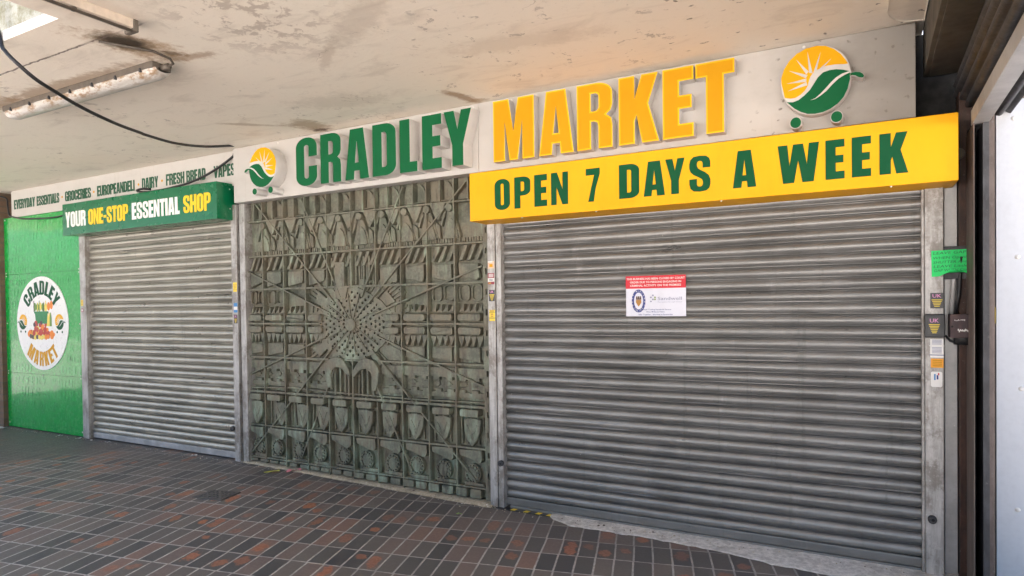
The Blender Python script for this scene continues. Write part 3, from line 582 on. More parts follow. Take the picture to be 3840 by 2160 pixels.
ROW = dict(A=2.267, B=1.950, C=1.650, D=1.338, E=1.033, F=.716, G=.408, H=.111)
SUN = (-3.80, 1.337)
insun = lambda x, z, k=1.: ((x-SUN[0])/(.39*k))**2+((z-SUN[1])/(.305*k))**2 < 1
MB.cs = .55
# grid bars
for k, z in ROW.items():
    spans = [(-5.06, -2.507)]
    if k == 'D': spans = [(-5.06, -4.15), (-3.41, -2.507)]
    if k == 'E': spans = [(-5.06, -4.06), (-3.88, -3.72), (-3.52, -2.507)]
    for a, b in spans:
        relief('cross_bar', [[(a, z-.007+J(.003)), (b, z-.007+J(.003)), (b, z+.008+J(.003)), (a, z+.008+J(.003))]], -.010, .003)
relief('cross_bar', [[(-5.06, .742), (-4.5, .762), (-4.05, .748), (-3.6, .742), (-3.1, .738), (-2.507, .748), (-2.507, .757), (-3.1, .749), (-3.6, .753), (-4.05, .76), (-4.5, .776), (-5.06, .752)]], .0, .003)
for i, x in enumerate(XB[1:-1]):
    segs = [(.03, 2.45)]
    if i in (3, 4, 5): segs = [(.03, .70), (1.64, 2.45)]
    if i == 4: segs = [(.03, 1.04), (1.64, 2.45)]
    if i in (2, 6): segs = [(.03, 2.45)]
    for a, b in segs: relief('upright_bar', [[(x-.005, a), (x+.005, a), (x+.005+J(.003), b), (x-.005+J(.003), b)]], -.016, .003)
relief('upright_bar', [[(-5.07, .03), (-5.052, .03), (-5.052, 2.45), (-5.07, 2.45)]], -.02, .003)
# right-hand flange with square holes
fl_ = [[(-2.509, .03), (-2.467, .03), (-2.467, 2.45), (-2.509, 2.45)]]
for k in range(15): z = .19+.152*k; fl_.append([(-2.489, z), (-2.468, z), (-2.468, z+.042), (-2.489, z+.042)])
curve_mb(fl_, -.01, .02).build('edge_flange', M['bronze'], rl)
# top row: slatted panels with curved ribs
for i in range(10):
    x0, x1 = XB[i], XB[i+1]; w = x1-x0; xm = x0+w*.5
    relief('rib_panel', [[(xm-.006, 2.27), (xm+.006, 2.27), (xm+.006, 2.45), (xm-.006, 2.45)]], -.012, .002)
    relief('rib_panel', [jit([(x0+.02, 2.283), (xm-.015, 2.283), (xm-.015, 2.45), (x0+.02, 2.45)]), jit([(xm+.018, 2.30), (x1-.03, 2.30), (x1-.03, 2.45), (xm+.018, 2.45)])], .044, .004)
    arcp = [(xm+.03+.085*sin(t), 2.44-.135*(1-cos(t))) for t in [k*pi/2/8 for k in range(9)]]
    for a, b in zip(arcp, arcp[1:]): pass
    P = [(x, z) for x, z in arcp]+[(x-.009, z-.007) for x, z in arcp[::-1]]
    relief('curved_rib', [P], .016, .002)
    relief('cross_bar', [jit([(x0+.03, 2.281), (x1-.02, 2.285), (x1-.02, 2.293), (x0+.03, 2.289)], .002)], .01, .002)
# row of figures
HX = [-4.842, -4.606, -4.364, -4.129, -3.927, -3.699, -3.464, -3.235, -3.016, -2.805]
for i, hx in enumerate(HX):
    s = 1+J(.06)
    mb = MB(); hz = 2.226
    mb.disc(hx, hz, .030, YB, -.016, 16, .008)
    mb.prism(jit([(hx-.030, 2.205), (hx+.025, 2.205), (hx+.055*s, 2.13), (hx+.095*s, 2.0), (hx-.085*s, 2.0), (hx-.05, 2.11)], .003), YB+.01, .020, .006)
    ap = [(hx-.052*s, 1.992), (hx+.078*s, 1.992), (hx+.07*s, 2.05), (hx+.045, 2.11), (hx+.012, 2.145), (hx-.02, 2.12), (hx-.044, 2.06)]
    mb.prism(jit(ap, .003), YB, .004, .006)
    mb.prism(jit([(hx-.012, 2.262), (hx-.048, 2.262), (hx-.098, 2.165), (hx-.085, 2.148)], .003), YB, .024, .004)
    mb.prism(jit([(hx-.035, 2.20), (hx-.055, 2.20), (hx-.095, 2.105), (hx-.082, 2.09)], .003), YB, .015, .004)
    mb.build('relief_figure', M['bronze'], rl)
    if i < 9:
        nx = HX[i+1]; c = (hx+nx)/2+.005
        relief('pleated_panel', [jit([(c-.08, 2.26), (c+.062, 2.26), (c+.02, 2.165), (c-.002, 2.135), (c-.03, 2.165)], .004)], -.006, .005)
        relief('pleated_panel', [jit([(c-.045, 2.13), (c-.005, 2.10), (c+.005, 2.0), (c-.04, 2.0)], .004)], .03, .004)
fr = MB()
x = -5.03
while x < -2.53:
    w = .016+J(.004); fr.prism(jit([(x, 1.962), (x+w, 1.962), (x+w, 1.996), (x, 1.996)], .002), YB+.01, .034+J(.008), .003); x += w+.007
fr.build('fringe', M['bronze'], rl)
# slanting blades above blocks
for i in range(10):
    x0, x1 = XB[i], XB[i+1]; w = x1-x0
    if i in (4, 5):
        mb = MB(); xx = x0+.015
        while xx < x1-.02: mb.prism(jit([(xx, 1.665), (xx+.016, 1.665), (xx+.016, 1.90), (xx, 1.90)], .003), YB+.01, .03+J(.012), .004); xx += .03
        mb.build('fluted_panel', M['bronze'], rl)
    for q in range(3):
        bx = x0+.035+q*(w-.05)/3
        relief('blade', [jit([(bx+.055, 1.936), (bx+.085, 1.936), (bx+.03, 1.822), (bx-.004, 1.818), (bx+.02, 1.86)], .004)], -.002+.008*q, .005)
    if i not in (4, 5):
        d = -.03 if i < 5 else .03
        relief('tool_block', [jit([(x0+.03, 1.80), (x1-.05, 1.80), (x1-.045, 1.69+max(0, -d)), (x1-.06, 1.672-min(0, d)), (x0+.03, 1.672+max(0, d))], .006)], .012+J(.01), .008)
relief('tool_block', [jit([(-3.98, 1.55), (-3.86, 1.55), (-3.83, 1.64), (-3.87, 1.65), (-3.87, 1.86), (-3.97, 1.86)], .004)], -.008, .006)
# tablets, teeth and rounded blocks either side of the middle bar
for i in range(10):
    x0, x1 = XB[i], XB[i+1]; w = x1-x0
    if i in (0, 1, 8, 9):
        for q in range(2):
            a = x0+.02+q*(w-.03)/2; b = a+(w-.03)/2-.018
            curve_mb([rbox(a, 1.515, b, 1.637, .03, .03), rbox(a+.008, 1.523, b-.008, 1.629, .024, .024)], .028, .04, .002).build('tablet', M['bronze'], rl)
        relief('cross_bar', [jit([(x0+.01, 1.5), (x1-.01, 1.5), (x1-.01, 1.507), (x0+.01, 1.507)], .002)], .03, .002)
    for sgn in (1, -1):
        ztooth = (1.425, 1.495) if sgn > 0 else (1.252, 1.17)
        teeth = []
        for q in range(4):
            a = x0+.018+q*(w-.035)/4; ww = (w-.035)/4
            if insun(a+ww/2, ztooth[1]): continue
            if sgn > 0: P = [(a, 1.432), (a+ww*.95, 1.432), (a+ww*.85, 1.452), (a+ww, 1.492), (a+ww*.5, 1.455)]
            else: P = [(a, 1.248), (a+ww, 1.25), (a+ww*.9, 1.225), (a+ww*.45, 1.165), (a+ww*.25, 1.2)]
            teeth.append(jit(P, .004))
        if teeth: relief('teeth', teeth, .008, .004)
        z0 = 1.364 if sgn > 0 else 1.262; z1 = z0+.052; a, b = x0+.022, x1-.03
        if i == 3: b = -4.13
        if i == 6: a = -3.44
        if i in (4, 5) or b-a < .04: continue
        P = rbox(a, z0, b, z1, .016, .02)
        P = [(px, pz+(J(.004))+(sgn*.012*sin((px-a)/(b-a)*pi)*(1 if (pz-z0 > .026) == (sgn > 0) else 0))) for px, pz in P]
        relief('rounded_block', [P], -.018+J(.006), .009)
    if i < 3 or i > 6:
        d = .022
        P = [(x0+.02, 1.157), (x1-.055, 1.157), (x1-.047, 1.05 if i > 6 else 1.075), (x0+.02, 1.075 if i > 6 else 1.05)]
        relief('tool_block', [jit(P, .005)], .02+J(.008), .007)
        relief('tool_block', [jit([(x1-.045, 1.07), (x1-.015, 1.06), (x1-.015, 1.16), (x1-.04, 1.157)], .004)], .038, .004)
# castellated bands
def band(zb, zt, pit, up, yf, nm, xa=-5.04, xb=-2.515):
    P = []; x = xa
    ph = 0
    while x < xb:
        if not (-4.08 < x < -3.53):
            pass
        P.append((x, zb if ph % 2 else zt)); x2 = x+pit*(.5+J(.06)); P.append((x2, (zb if ph % 2 else zt)+J(.003))); x = x2; ph += 1
    return P
for (xa, xb) in ((-5.04, -4.10), (-3.50, -2.52)):
    P = band(.905, .93, .115, 1, 0, '', xa, xb); P = P+[(P[-1][0], 1.005), (xa, 1.005)]
    relief('castellated_band', [P], .018, .004)
    P = band(.838, .815, .115, 1, 0, '', xa, xb); P = P+[(P[-1][0], .775), (xa, .775)]
    relief('castellated_band', [P], .03, .004)
    x = xa+.02
    while x < xb-.05:
        mb = MB(); mb.prism(jit([(x, .86), (x+.05, .855), (x+.085, .875), (x+.06, .9), (x+.02, .89)], .006), YB+.01, .05, .004); x += .12+J(.02)
        mb.build('rough_patch', M['bronze'], rl)
# horseshoe arches with poles behind
AR = [(-4.097, .952), (-4.085, .86), (-4.058, .795), (-4.02, .795), (-4.018, .85), (-4.025, .904), (-4.008, .945), (-3.963, .972), (-3.92, .968), (-3.889, .953), (-3.857, .923), (-3.829, .899), (-3.812, .912), (-3.825, .955), (-3.847, .991), (-3.895, 1.045), (-3.96, 1.062), (-4.036, 1.042), (-4.084, .99)]
relief('arch', [AR], -.03, .010); relief('arch', [[(-7.598-x, z-.003) for x, z in AR]], -.03, .010)
for k in range(9): x = -4.0+.05*k; relief('pole', [jit([(x-.008, .73), (x+.008, .73), (x+.008, .975), (x-.008, .975)], .002)], .006+.012*(k % 3), .004)
# hammer heads, shields and fluting
for i in range(10):
    x0, x1 = XB[i], XB[i+1]; w = x1-x0; c = x0+w*.5
    relief('hammer_head', [rbox(c-.085-J(.006), .642, c+.07+J(.006), .697, .012, .014)], -.034+J(.006), .010)
    relief('hammer_shaft', [[(c-.008, .60), (c+.006, .60), (c+.006, .735), (c-.008, .735)]], .0, .003)
    sx = c+(.06 if i in (1, 2, 3) else -.005)+J(.01)
    mb = MB(); yy = -.004+J(.008)
    P = [(sx-.072, .622), (sx-.02, .63), (sx+.03, .63), (sx+.075, .618), (sx+.068, .53), (sx+.045, .47), (sx+.002, .418), (sx-.045, .47), (sx-.068, .53)]
    mb.prism(jit(P, .003), YB+.01, yy, .009)
    for a, b in (((sx-.045, .58), (sx, .50)), ((sx+.045, .58), (sx, .50)), ((sx-.03, .54), (sx, .47)), ((sx+.03, .54), (sx, .47))): mb.bar(a, b, .008, yy+.003, yy-.006, .002)
    mb.build('shield', M['bronze'], rl)
    mb = MB()
    for q in range(5): xx = x0+.03+q*(w-.05)/4.2; mb.bar((xx, .43), (xx+J(.014), .635), .012, YB+.01, .036+J(.01), .003)
    mb.build('fluting', M['bronze'], rl)
# base blocks and dials
for i in range(10):
    x0, x1 = XB[i], XB[i+1]; c = (x0+x1)/2
    relief('tool_block', [jit([(x0+.025, .392), (x1-.035, .392), (x1-.03, .325), (x1-.045, .30), (x1-.07, .296), (x0+.10, .325), (x0+.025, .345)], .004)], -.02+J(.008), .009)
    mb = MB(); dx = c-.005+J(.01); dz = .212+J(.008)
    mb.disc(dx, dz, .070, YB+.01, .020, 26, .004, 0, .078); mb.disc(dx, dz, .038, YB+.01, .010, 20, .004, 0, .048)
    for k in range(13):
        a = 2*pi*k/13; mb.disc(dx+.054*cos(a), dz+.062*sin(a), .0105, .03, -.002, 8, .004)
    mb.build('dial', M['bronze'], rl)
    relief('plinth', [jit([(x0+.06, .121), (x1-.02, .119), (x1-.02, .142), (x0+.06, .145)], .004)], .0, .007)
x = -5.045
for k in range(20):
    w = .098+J(.008)
    relief('base_block', [rbox(x, bz(x)+.012, x+w, .098, .006, .006)], -.018+J(.005), .006); x += .1262
# rays and pierced sun disc
for ex, ez in ((-4.931, 2.431), (-4.355, 2.429), (-5.051, 1.82), (-3.241, 2.427), (-2.642, 2.416), (-2.518, 1.771), (-5.056, .862), (-5.044, .135), (-4.386, .173), (-2.51, .871), (-2.602, .168), (-3.192, .171)):
    d = Vector((ex-SUN[0], ez-SUN[1])); L = d.length; d /= L; st = .25 if ez > 1.3 else .30
    a = (SUN[0]+d.x*st, SUN[1]+d.y*st)
    mb = MB(); mb.bar(a, (ex, ez), .012, .03, -.013, .003); mb.build('ray', M['bronze'], rl)
for ang, n_ in ((22, 4), (38, 4), (148, 3), (215, 4), (-22, 4), (-38, 4), (128, 3), (60, 2)):
    for q in range(n_):
        a = radians(ang+(q-n_/2)*4.2); r0, r1 = .36, .62-.04*(q % 2)
        if abs(sin(a)) > .75: r1 = .5
        relief('sunburst_rib', [[(SUN[0]+r0*cos(a)-.004*sin(a), SUN[1]+r0*sin(a)*.85+.004*cos(a)), (SUN[0]+r1*cos(a)-.012*sin(a), SUN[1]+r1*sin(a)*.85+.012*cos(a)), (SUN[0]+r1*cos(a)+.012*sin(a), SUN[1]+r1*sin(a)*.85-.012*cos(a)), (SUN[0]+r0*cos(a)+.004*sin(a), SUN[1]+r0*sin(a)*.85-.004*cos(a))]], .040+.006*(q % 2), .003)
for k, ang in enumerate((16, 33, 50, 72, 108, 128, 145, 163, 198, 214, 232, 306, 326, 344)):
    a0, a1 = radians(ang-6.5-J(2)), radians(ang+6.5+J(2)); r0, r1 = .30, (.56, .50, .62, .47, .53)[k % 5]; kz = .86
    relief('burst_plate', [jit([(SUN[0]+r0*cos(a0), SUN[1]+r0*kz*sin(a0)), (SUN[0]+r1*cos(a0), SUN[1]+r1*kz*sin(a0)), (SUN[0]+r1*cos(a1)*.95, SUN[1]+r1*kz*sin(a1)*.95), (SUN[0]+r0*cos(a1), SUN[1]+r0*kz*sin(a1))], .006)], .026+J(.012), .006)
outl = [(SUN[0]+.40*(1+.05*sin(3*a+1)+.05*sin(7*a)+J(.035))*cos(a), SUN[1]+.305*(1+.05*sin(3*a+1)+.04*sin(5*a)+J(.035))*sin(a)) for a in [2*pi*k/40 for k in range(40)]]
holes = []
for ring, (rr0, nh) in enumerate(((.26, 14), (.40, 18), (.54, 22), (.67, 26), (.79, 30), (.90, 34))):
    for k in range(nh):
        a = 2*pi*(k+.5*(ring % 2))/nh; hx, hz = SUN[0]+.375*rr0*cos(a)+J(.004), SUN[1]+.292*rr0*sin(a)+J(.004); rh = .0115+J(.0015)
        holes.append([(hx+rh*cos(t), hz+rh*sin(t)) for t in [2*pi*q/8 for q in range(8)]])
curve_mb([outl]+holes, .012, .034, .001).build('sun_disc', M['bronze'], rl)
mb = MB(); mb.disc(SUN[0]-.01, SUN[1]-.005, .055, .02, -.016, 14, .012)
for k in range(16):
    a = 2*pi*(k+.3)/16; mb.bar((SUN[0]+.05*cos(a), SUN[1]+.045*sin(a)), (SUN[0]+.33*cos(a), SUN[1]+.26*sin(a)), .006, .01, -.002, .002)
mb.build('sun_centre', M['bronze'], rl)
for o in rl.children:                       # shallow casting: squeeze the depth
    for v in o.data.vertices:
        wy = v.co.y+rl.location.y; v.co.y = YB+(wy-YB)*.76-rl.location.y
MB.cs = 1.
# ------------------------------------------------------------------ advert panel at the far left
ap = thing('advert_panel', 'glossy green advertising panel with a white roundel beside the smaller shutter', 'advert panel', (-8.57, 0, .06))
for z0, z1 in ((.062, .727), (.730, 1.928), (1.931, 2.625)):
    mb = MB(); n_ = 14; vs = []
    for k in range(5):
        for i in range(n_+1): x = -9.395+1.66*i/n_; vs.append((x, -.012+.0012*sin(i*.9+z0*3)*sin(k*1.3+1), z0+(z1-z0)*k/4))
    mb.add(vs, [(k*(n_+1)+i, k*(n_+1)+i+1, (k+1)*(n_+1)+i+1, (k+1)*(n_+1)+i) for k in range(4) for i in range(n_)], 0, True)
    mb.box(-9.395, -7.735, -.004, .02, z0, z1); mb.build('panel_sheet', M['panel'], ap)
rows = [('EVERYDAY ESSENTIALS', .10, .09), ('VEGGIES GROCERY DRINKS', .225, .075), ('BREAD MILK SOFT', .33, .085), ('FRUITS SNACKS', .45, .12), ('LOTTERY VAPES', .60, .10), ('EUROPEAN DELI', .745, .11), ('EVERYDAY ESSENTIALS', .89, .09), ('VEGGIES DRINKS', 1.01, .08), ('BREAD SOFT', 1.12, .09), ('LOTTERY VAPES', 1.24, .09), ('FRUITS SNACKS', 1.36, .12), ('DAIRY BAKERIES', 1.51, .11), ('EUROPEAN DELI', 1.65, .11), ('EVERYDAY ESSENTIALS', 1.79, .085), ('VEGGIES GROCERY', 1.95, .08), ('BREAD & MILK', 2.06, .09), ('FRUITS SNACKS', 2.18, .11), ('LOTTERY VAPES', 2.32, .10), ('EUROPEAN DELI', 2.45, .10)]
for wd, z, h in rows:
    mb = MB()
    def flush():
        global mb
        if mb.v: mb.build('faint_word', M['ghost'], ap)
        mb = MB()
    lay_ = layout(wd, -9.34, -7.78, z, z+h, .16); prev = None
    for c, a, b in lay_:
        cx = (a+b)/2
        if prev is not None and a-prev > h*.22: flush()
        prev = b
        if ((cx+8.56)/.60)**2+((z+h/2-1.335)/.60)**2 < 1: flush(); continue
        q = glyph(c, a, b, z, z+h); q = [[(px+(pz-z)*.12, pz) for px, pz in k] for k in q]
        curve_mb(q, -.0140, .0004, 0, 0, 0, -.004, mb)
    flush()
RC = (-8.555, 1.335)
rd = MB().disc(RC[0], RC[1], .562, -.010, -.0205, 64, .001, 0, .552).build('roundel', M['circ'], ap)
def arcword(word, r0, r1, a0, a1, mat, flip=False):
    L = layout(word, 0, 1, 0, 1, .22); mb = MB()
    for c, a, b in L:
        mid = radians(a0+(a1-a0)*(a+b)/2); hw = abs(radians(a1-a0))*(b-a)/2*(r0+r1)/2
        g_ = []
        for cc in GL[c]:
            q = []
            for px, pz in cc:
                lx = (px-.5)*2*hw; rr_ = r0+(r1-r0)*pz if not flip else r1-(r1-r0)*pz
                if not flip: q.append((RC[0]+(rr_*cos(mid)+lx*sin(mid)), RC[1]+(rr_*sin(mid)-lx*cos(mid))))
                else: q.append((RC[0]+(rr_*cos(mid)-lx*sin(mid)), RC[1]+(rr_*sin(mid)+lx*cos(mid))))
            g_.append(q)
        curve_mb(g_, -.0225, .002, 0, 0, 0, 0, mb)
    mb.build('arched_word', mat, rd)
arcword('CRADLEY', .335, .500, 146, 34, M['ltgreen']); arcword('MARKET', .335, .505, 226, 314, M['orange'], True)
def flat_emblem(cx, cz, r, fl):
    T = lambda P: [(cx+fl*x*r, cz+z*r) for x, z in P]
    mb = curve_mb([T(EY)], -.0222, .001, 0, 0, 0); curve_mb([T(EL)], -.0224, .001, 0, 1, 1, 0, mb); curve_mb([T(ET)], -.0224, .001, 0, 1, 1, 0, mb); curve_mb([T(EV)], -.0232, .0006, 0, 2, 2, 0, mb)
    for q in ER: mb.prism(T(q), -.0226, -.0230, .0001, 2)
    for wx, wz in EW: mb.disc(cx+fl*wx*r, cz+wz*r-.01, r*.15, -.0205, -.0222, 10, .0002, 1)
    mb.build('printed_emblem', [M['sunyel'], M['ltgreen'], M['circ']], rd)
flat_emblem(-8.975, 1.350, .092, -1); flat_emblem(-8.175, 1.350, .092, 1)
mb = MB(); FM = [M['redfruit'], M['orfruit'], M['yelfruit'], M['grnfruit'], M['bkgreen'], M['dkgrape']]; q = random.Random(4)
lay = [0]
def pd(x, z, r, mi, rz=None): lay[0] += 1; mb.disc(x, z, r, -.0205, -.0215-.00004*lay[0], 12, .0002, mi, rz)
for k in range(7): pd(-8.70+.06*k, 1.52+q.uniform(0, .03), .032, (3, 3, 2, 3, 2, 1, 1)[k], .05)
for k, x in enumerate((-8.72, -8.64, -8.60, -8.50, -8.46)): lay[0] += 1; mb.prism([(x-.008, 1.47), (x+.008, 1.47), (x+.006, 1.60-.02*(k % 2)), (x-.006, 1.60-.02*(k % 2))], -.0205, -.0215-.00004*lay[0], .0001, (5, 2, 3, 5, 2)[k])
for x, mi in ((-8.43, 2), (-8.39, 2), (-8.36, 3)): lay[0] += 1; mb.prism([(x-.022, 1.30), (x+.022, 1.30), (x+.02, 1.40), (x+.007, 1.46), (x-.007, 1.46), (x-.02, 1.40)], -.0205, -.0216-.00004*lay[0], .0001, mi)
lay[0] += 1; mb.prism([(-8.70, 1.46), (-8.42, 1.46), (-8.44, 1.33), (-8.68, 1.33)], -.0205, -.022-.00004*lay[0], .0001, 4); lay[0] += 1; mb.prism([(-8.715, 1.475), (-8.405, 1.475), (-8.405, 1.45), (-8.715, 1.45)], -.0205, -.0224-.00004*lay[0], .0001, 4)
for k in range(16): pd(-8.72+.30*q.random(), 1.30+.06*q.random(), .026, q.choice((0, 5, 5, 0)))
for k in range(46):
    x = -8.86+.58*q.random(); z = 1.16+max(0, (.13-.35*abs(x+8.57)))*q.random()+.02
    pd(x, z, q.uniform(.024, .038), q.choice((0, 0, 1, 0, 2, 1)) if x < -8.40 else 1)
for k in range(9): pd(-8.80+.048*k, 1.162+q.uniform(0, .02), .027, (5, 5, 2, 5, 2, 2, 2, 1, 1)[k])
mb.build('fruit_picture', FM, rd)
mb = MB()
for z in (.11, .715, .745, 1.33, 1.91, 1.945, 2.60):
    for x in (-9.36, -8.57, -7.77):
        if abs(x+8.57) > .1 or z in (.715, 1.945): mb.ball((x, -.014, z), .009, 5, 0, .6)
mb.build('fixing', M['screw'], ap)
# ------------------------------------------------------------------ closure notice on the wide shutter
nt = thing('closure_notice', 'white court closure notice with a red heading taped on the wide shutter', 'notice', (-1.213, .012, 1.393))
YN = .008
mb = MB(); vs = [(-1.411+.394*i/8, YN-.001*sin(i*1.1), z) for z in (1.394, 1.657) for i in range(9)]
mb.add(vs, [(i, i+1, 10+i, 9+i) for i in range(8)], 0, True); mb.build('sheet', M['paper'], nt)
MB().box(-1.411, -1.017, YN-.003, YN-.0012, 1.575, 1.657).build('heading', M['red'], nt)
mb = MB()
for s_, z, w in (('THIS BUSINESS HAS BEEN CLOSED BY COURT', 1.632, .382), ('ORDER DUE TO PERSONS ENGAGING IN', 1.610, .335), ('CRIMINAL ACTIVITY ON THE PREMISES', 1.588, .335)): text_mb(s_, -1.214, z, .0125, YN-.0036, w, mb, 0, 0, .012, 'CENTER')
mb.build('heading_text', M['ltwhite'], nt)
ec = (-1.325, 1.494)
curve_mb([[(ec[0]+.046*cos(t), ec[1]+.075*sin(t)) for t in [2*pi*k/32 for k in range(32)]], [(ec[0]+.031*cos(t), ec[1]+.055*sin(t)) for t in [2*pi*k/32 for k in range(32)]]], YN-.003, .001).build('crest_ring', M['navy'], nt)
mb = MB()
for s_, a0, a1, fp in (('WEST MIDLANDS', 200, -20, 0), ('POLICE', 225, 315, 1)):
    for k, ch in enumerate(s_):
        if ch == ' ': continue
        a = radians(a0+(a1-a0)*k/(len(s_)-1)); nx_, nz_ = ec[0]+.0385*cos(a), ec[1]+.065*sin(a)
        text_mb(ch, nx_, nz_-.004, .009, YN-.0038, None, mb, 0, 0, .01, 'CENTER', a-pi/2 if not fp else a+pi/2)
mb.build('crest_text', M['ltwhite'], nt)
mb = MB(); mb.prism([(ec[0]-.017, 1.502), (ec[0]+.017, 1.502), (ec[0]+.018, 1.485), (ec[0]+.008, 1.468), (ec[0], 1.458), (ec[0]-.008, 1.468), (ec[0]-.018, 1.485)], YN-.002, YN-.003, .0001, 0)
for x in (-.012, 0, .012): mb.prism([(ec[0]+x-.006, 1.503), (ec[0]+x+.006, 1.503), (ec[0]+x+.004, 1.525), (ec[0]+x-.004, 1.525)], YN-.002, YN-.003, .0001, 1)
mb.build('crest_shield', [M['gold'], M['brownp']], nt)
mb = MB()
for x, z, mi in ((-1.230, 1.529, 0), (-1.243, 1.516, 0), (-1.216, 1.516, 1), (-1.230, 1.503, 0), (-1.216, 1.503, 1), (-1.243, 1.490, 0)): mb.box(x-.005, x+.005, YN-.003, YN-.001, z-.0048, z+.0048, 0, mi)
text_mb('Sandwell', -1.198, 1.498, .021, YN-.003, .155, mb, 0); text_mb('Metropolitan Borough Council', -1.198, 1.483, .006, YN-.003, .155, mb, 0)
mb.build('council_mark', [M['grey'], M['olive']], nt)
mb = MB()
for s_, z, w in (('Sandwell Trading Standards Service', 1.434, .205), ('West Midlands Police', 1.419, .12), ('Safer Together - Working in Partnership', 1.402, .225)): text_mb(s_, -1.214, z, .008, YN-.003, w, mb, 0, 0, .008, 'CENTER')
mb.build('footer_text', M['navy'], nt)
# ------------------------------------------------------------------ stickers on the guides
def sticker(label, x0, x1, z0, z1, y, base, blocks=(), texts=(), r=0.002, group='stickers on the shutter guides'):
    mats = [base]; mb = curve_mb([rbox(x0, z0, x1, z1, r, r)], y-.0012, .0012)
    def mi(mt):
        if mt not in mats: mats.append(mt)
        return mats.index(mt)
    w, h = x1-x0, z1-z0
    for a, b, c, d, mt in blocks: mb.box(x0+a*w, x0+b*w, y-.0018, y-.001, z0+c*h, z0+d*h, 0, mi(mt))
    for s_, cx, z, hh, ww, mt in texts: text_mb(s_, x0+cx*w, z0+z*h, hh*h, y-.0022, ww*w, mb, mi(mt), 0, .01, 'CENTER')
    o = mb.build('sticker', mats, None, off=((x0+x1)/2, y, z0)); return tag(o, label, 'sticker', group)
lines = lambda n, z0, z1, mt, a=.14, b=.86, tp=0: [(a+tp*k, b-tp*k, z1-(z1-z0)*(k+.75)/n, z1-(z1-z0)*(k+.25)/n, mt) for k in range(n)]
YG = -.034
sticker('black tapering-print sticker with pink UK letters, bare on the guide below the green note', .283, .343, 1.432, 1.514, YG, M['stkblack'], lines(5, .08, .60, M['stkyel'], .10, .90, .05), [('UK', .5, .70, .22, .66, M['pinkp'])])
sticker('white label in several strips on the right guide under the black key box', .282, .342, 1.171, 1.269, YG, M['circ'], [(-.06, 1.06, .62, .66, M['circ'])]+lines(4, .70, .98, M['grey'])+lines(5, .22, .58, M['grey'])+[(-.05, 1.05, .12, .16, M['navy'])])
sticker('plain orange sticker on the right guide under the white strip label', .285, .342, 1.117, 1.166, YG, M['stkor'], lines(4, .12, .9, M['orange']))
sticker('white round-cornered sticker with blue and red marks, lowest on the right guide', .285, .336, 1.015, 1.096, YG, M['circ'], [(.28, .42, .45, .85, M['stkblue']), (.5, .66, .50, .78, M['navy']), (.62, .74, .78, .92, M['red'])], (), .008)
sticker('small peach sticker with a torn corner, topmost on the middle guide', -2.441, -2.388, 1.746, 1.799, YG, M['peach'], [(.25, .75, .2, .6, M['orange']), (.0, .7, .82, 1., M['circ'])])
sticker('maroon and white warning sticker on the middle guide under the peach one', -2.442, -2.389, 1.631, 1.712, YG, M['stkmaroon'], [(0, 1, .22, .56, M['circ'])]+lines(3, .62, .95, M['ltwhite'], .12, .88)+lines(2, .27, .5, M['grey'], .2, .8)+[(.1, .5, .08, .13, M['stkyel'])])
sticker('black UK sticker with yellow print on the middle guide', -2.435, -2.386, 1.508, 1.590, YG, M['stkblack'], lines(6, .06, .64, M['stkyel'], .06, .94, .055), [('UK', .5, .72, .22, .66, M['pinkp'])])
sticker('yellow two-part sticker, lowest on the middle guide beside the relief', -2.434, -2.387, 1.364, 1.445, YG, M['stkyel'], [(-.02, 1.02, .76, .79, M['stkblack']), (-.02, 1.02, .24, .29, M['stkblack'])]+lines(2, .34, .7, M['gold'], .3, .7)+lines(2, .82, .98, M['gold'], .1, .9))
sticker('yellow sticker, topmost of three on the guide left of the relief', -5.192, -5.142, 1.634, 1.721, YG, M['stkyel'], [(0, 1, .74, .78, M['gold']), (0, 1, .2, .24, M['gold'])]+lines(2, .32, .7, M['gold'], .3, .7))
sticker('blue and white sticker on the guide left of the relief', -5.188, -5.14, 1.442, 1.53, YG, M['stkblue'], [(0, 1, .28, .62, M['circ'])])
sticker('dark UK sticker below the blue one on the guide left of the relief', -5.190, -5.142, 1.341, 1.422, YG, M['stkblack'], lines(5, .06, .55, M['stkyel'], .1, .9, .06), [('UK', .5, .66, .26, .66, M['pinkp'])])
sticker('yellow sticker on the guide beside the green panel', -7.712, -7.668, 1.531, 1.597, -.03, M['stkyel'], lines(3, .1, .9, M['gold'], .2, .8))
sticker('small red-bordered sticker on the guide beside the green panel', -7.712, -7.668, 1.462, 1.50, -.03, M['stkmaroon'], [(.2, .8, .2, .8, M['circ'])])
# ------------------------------------------------------------------ right-hand end: note, boxes, column, housing
kb = thing('key_box', 'black key switch box with a UK sticker on the right guide', 'switch box', (.305, YG, 1.28))
MB().box(.256, .347, YG-.03, YG, 1.278, 1.402, .006).build('box', M['black'], kb)
mb = curve_mb([rbox(.272, 1.296, .326, 1.385, .002, .002)], YG-.0315, .0012)
for a, b, c, d, mt in lines(6, .04, .62, 0, .04, .96, .055): mb.box(.272+a*.054, .272+b*.054, YG-.0324, YG-.031, 1.296+c*.089, 1.296+d*.089, 0, 1)
text_mb('UK', .299, 1.296+.70*.089, .02, YG-.0326, .04, mb, 2, 0, .01, 'CENTER'); mb.build('label', [M['stkblack'], M['stkyel'], M['pinkp']], kb)
jb = thing('junction_box', 'plum coloured steel control box with white scrawl beside the key box', 'control box', (.418, -.04, 1.25))
MB().box(.366, .470, -.10, .1, 1.279, 1.402, .004).build('box', M['plum'], jb)
MB().disc(.374, 1.338, .0055, -.1, -.1015, 12, .0004).build('hole', M['dark'], jb)
mb = MB(); q = random.Random(2)
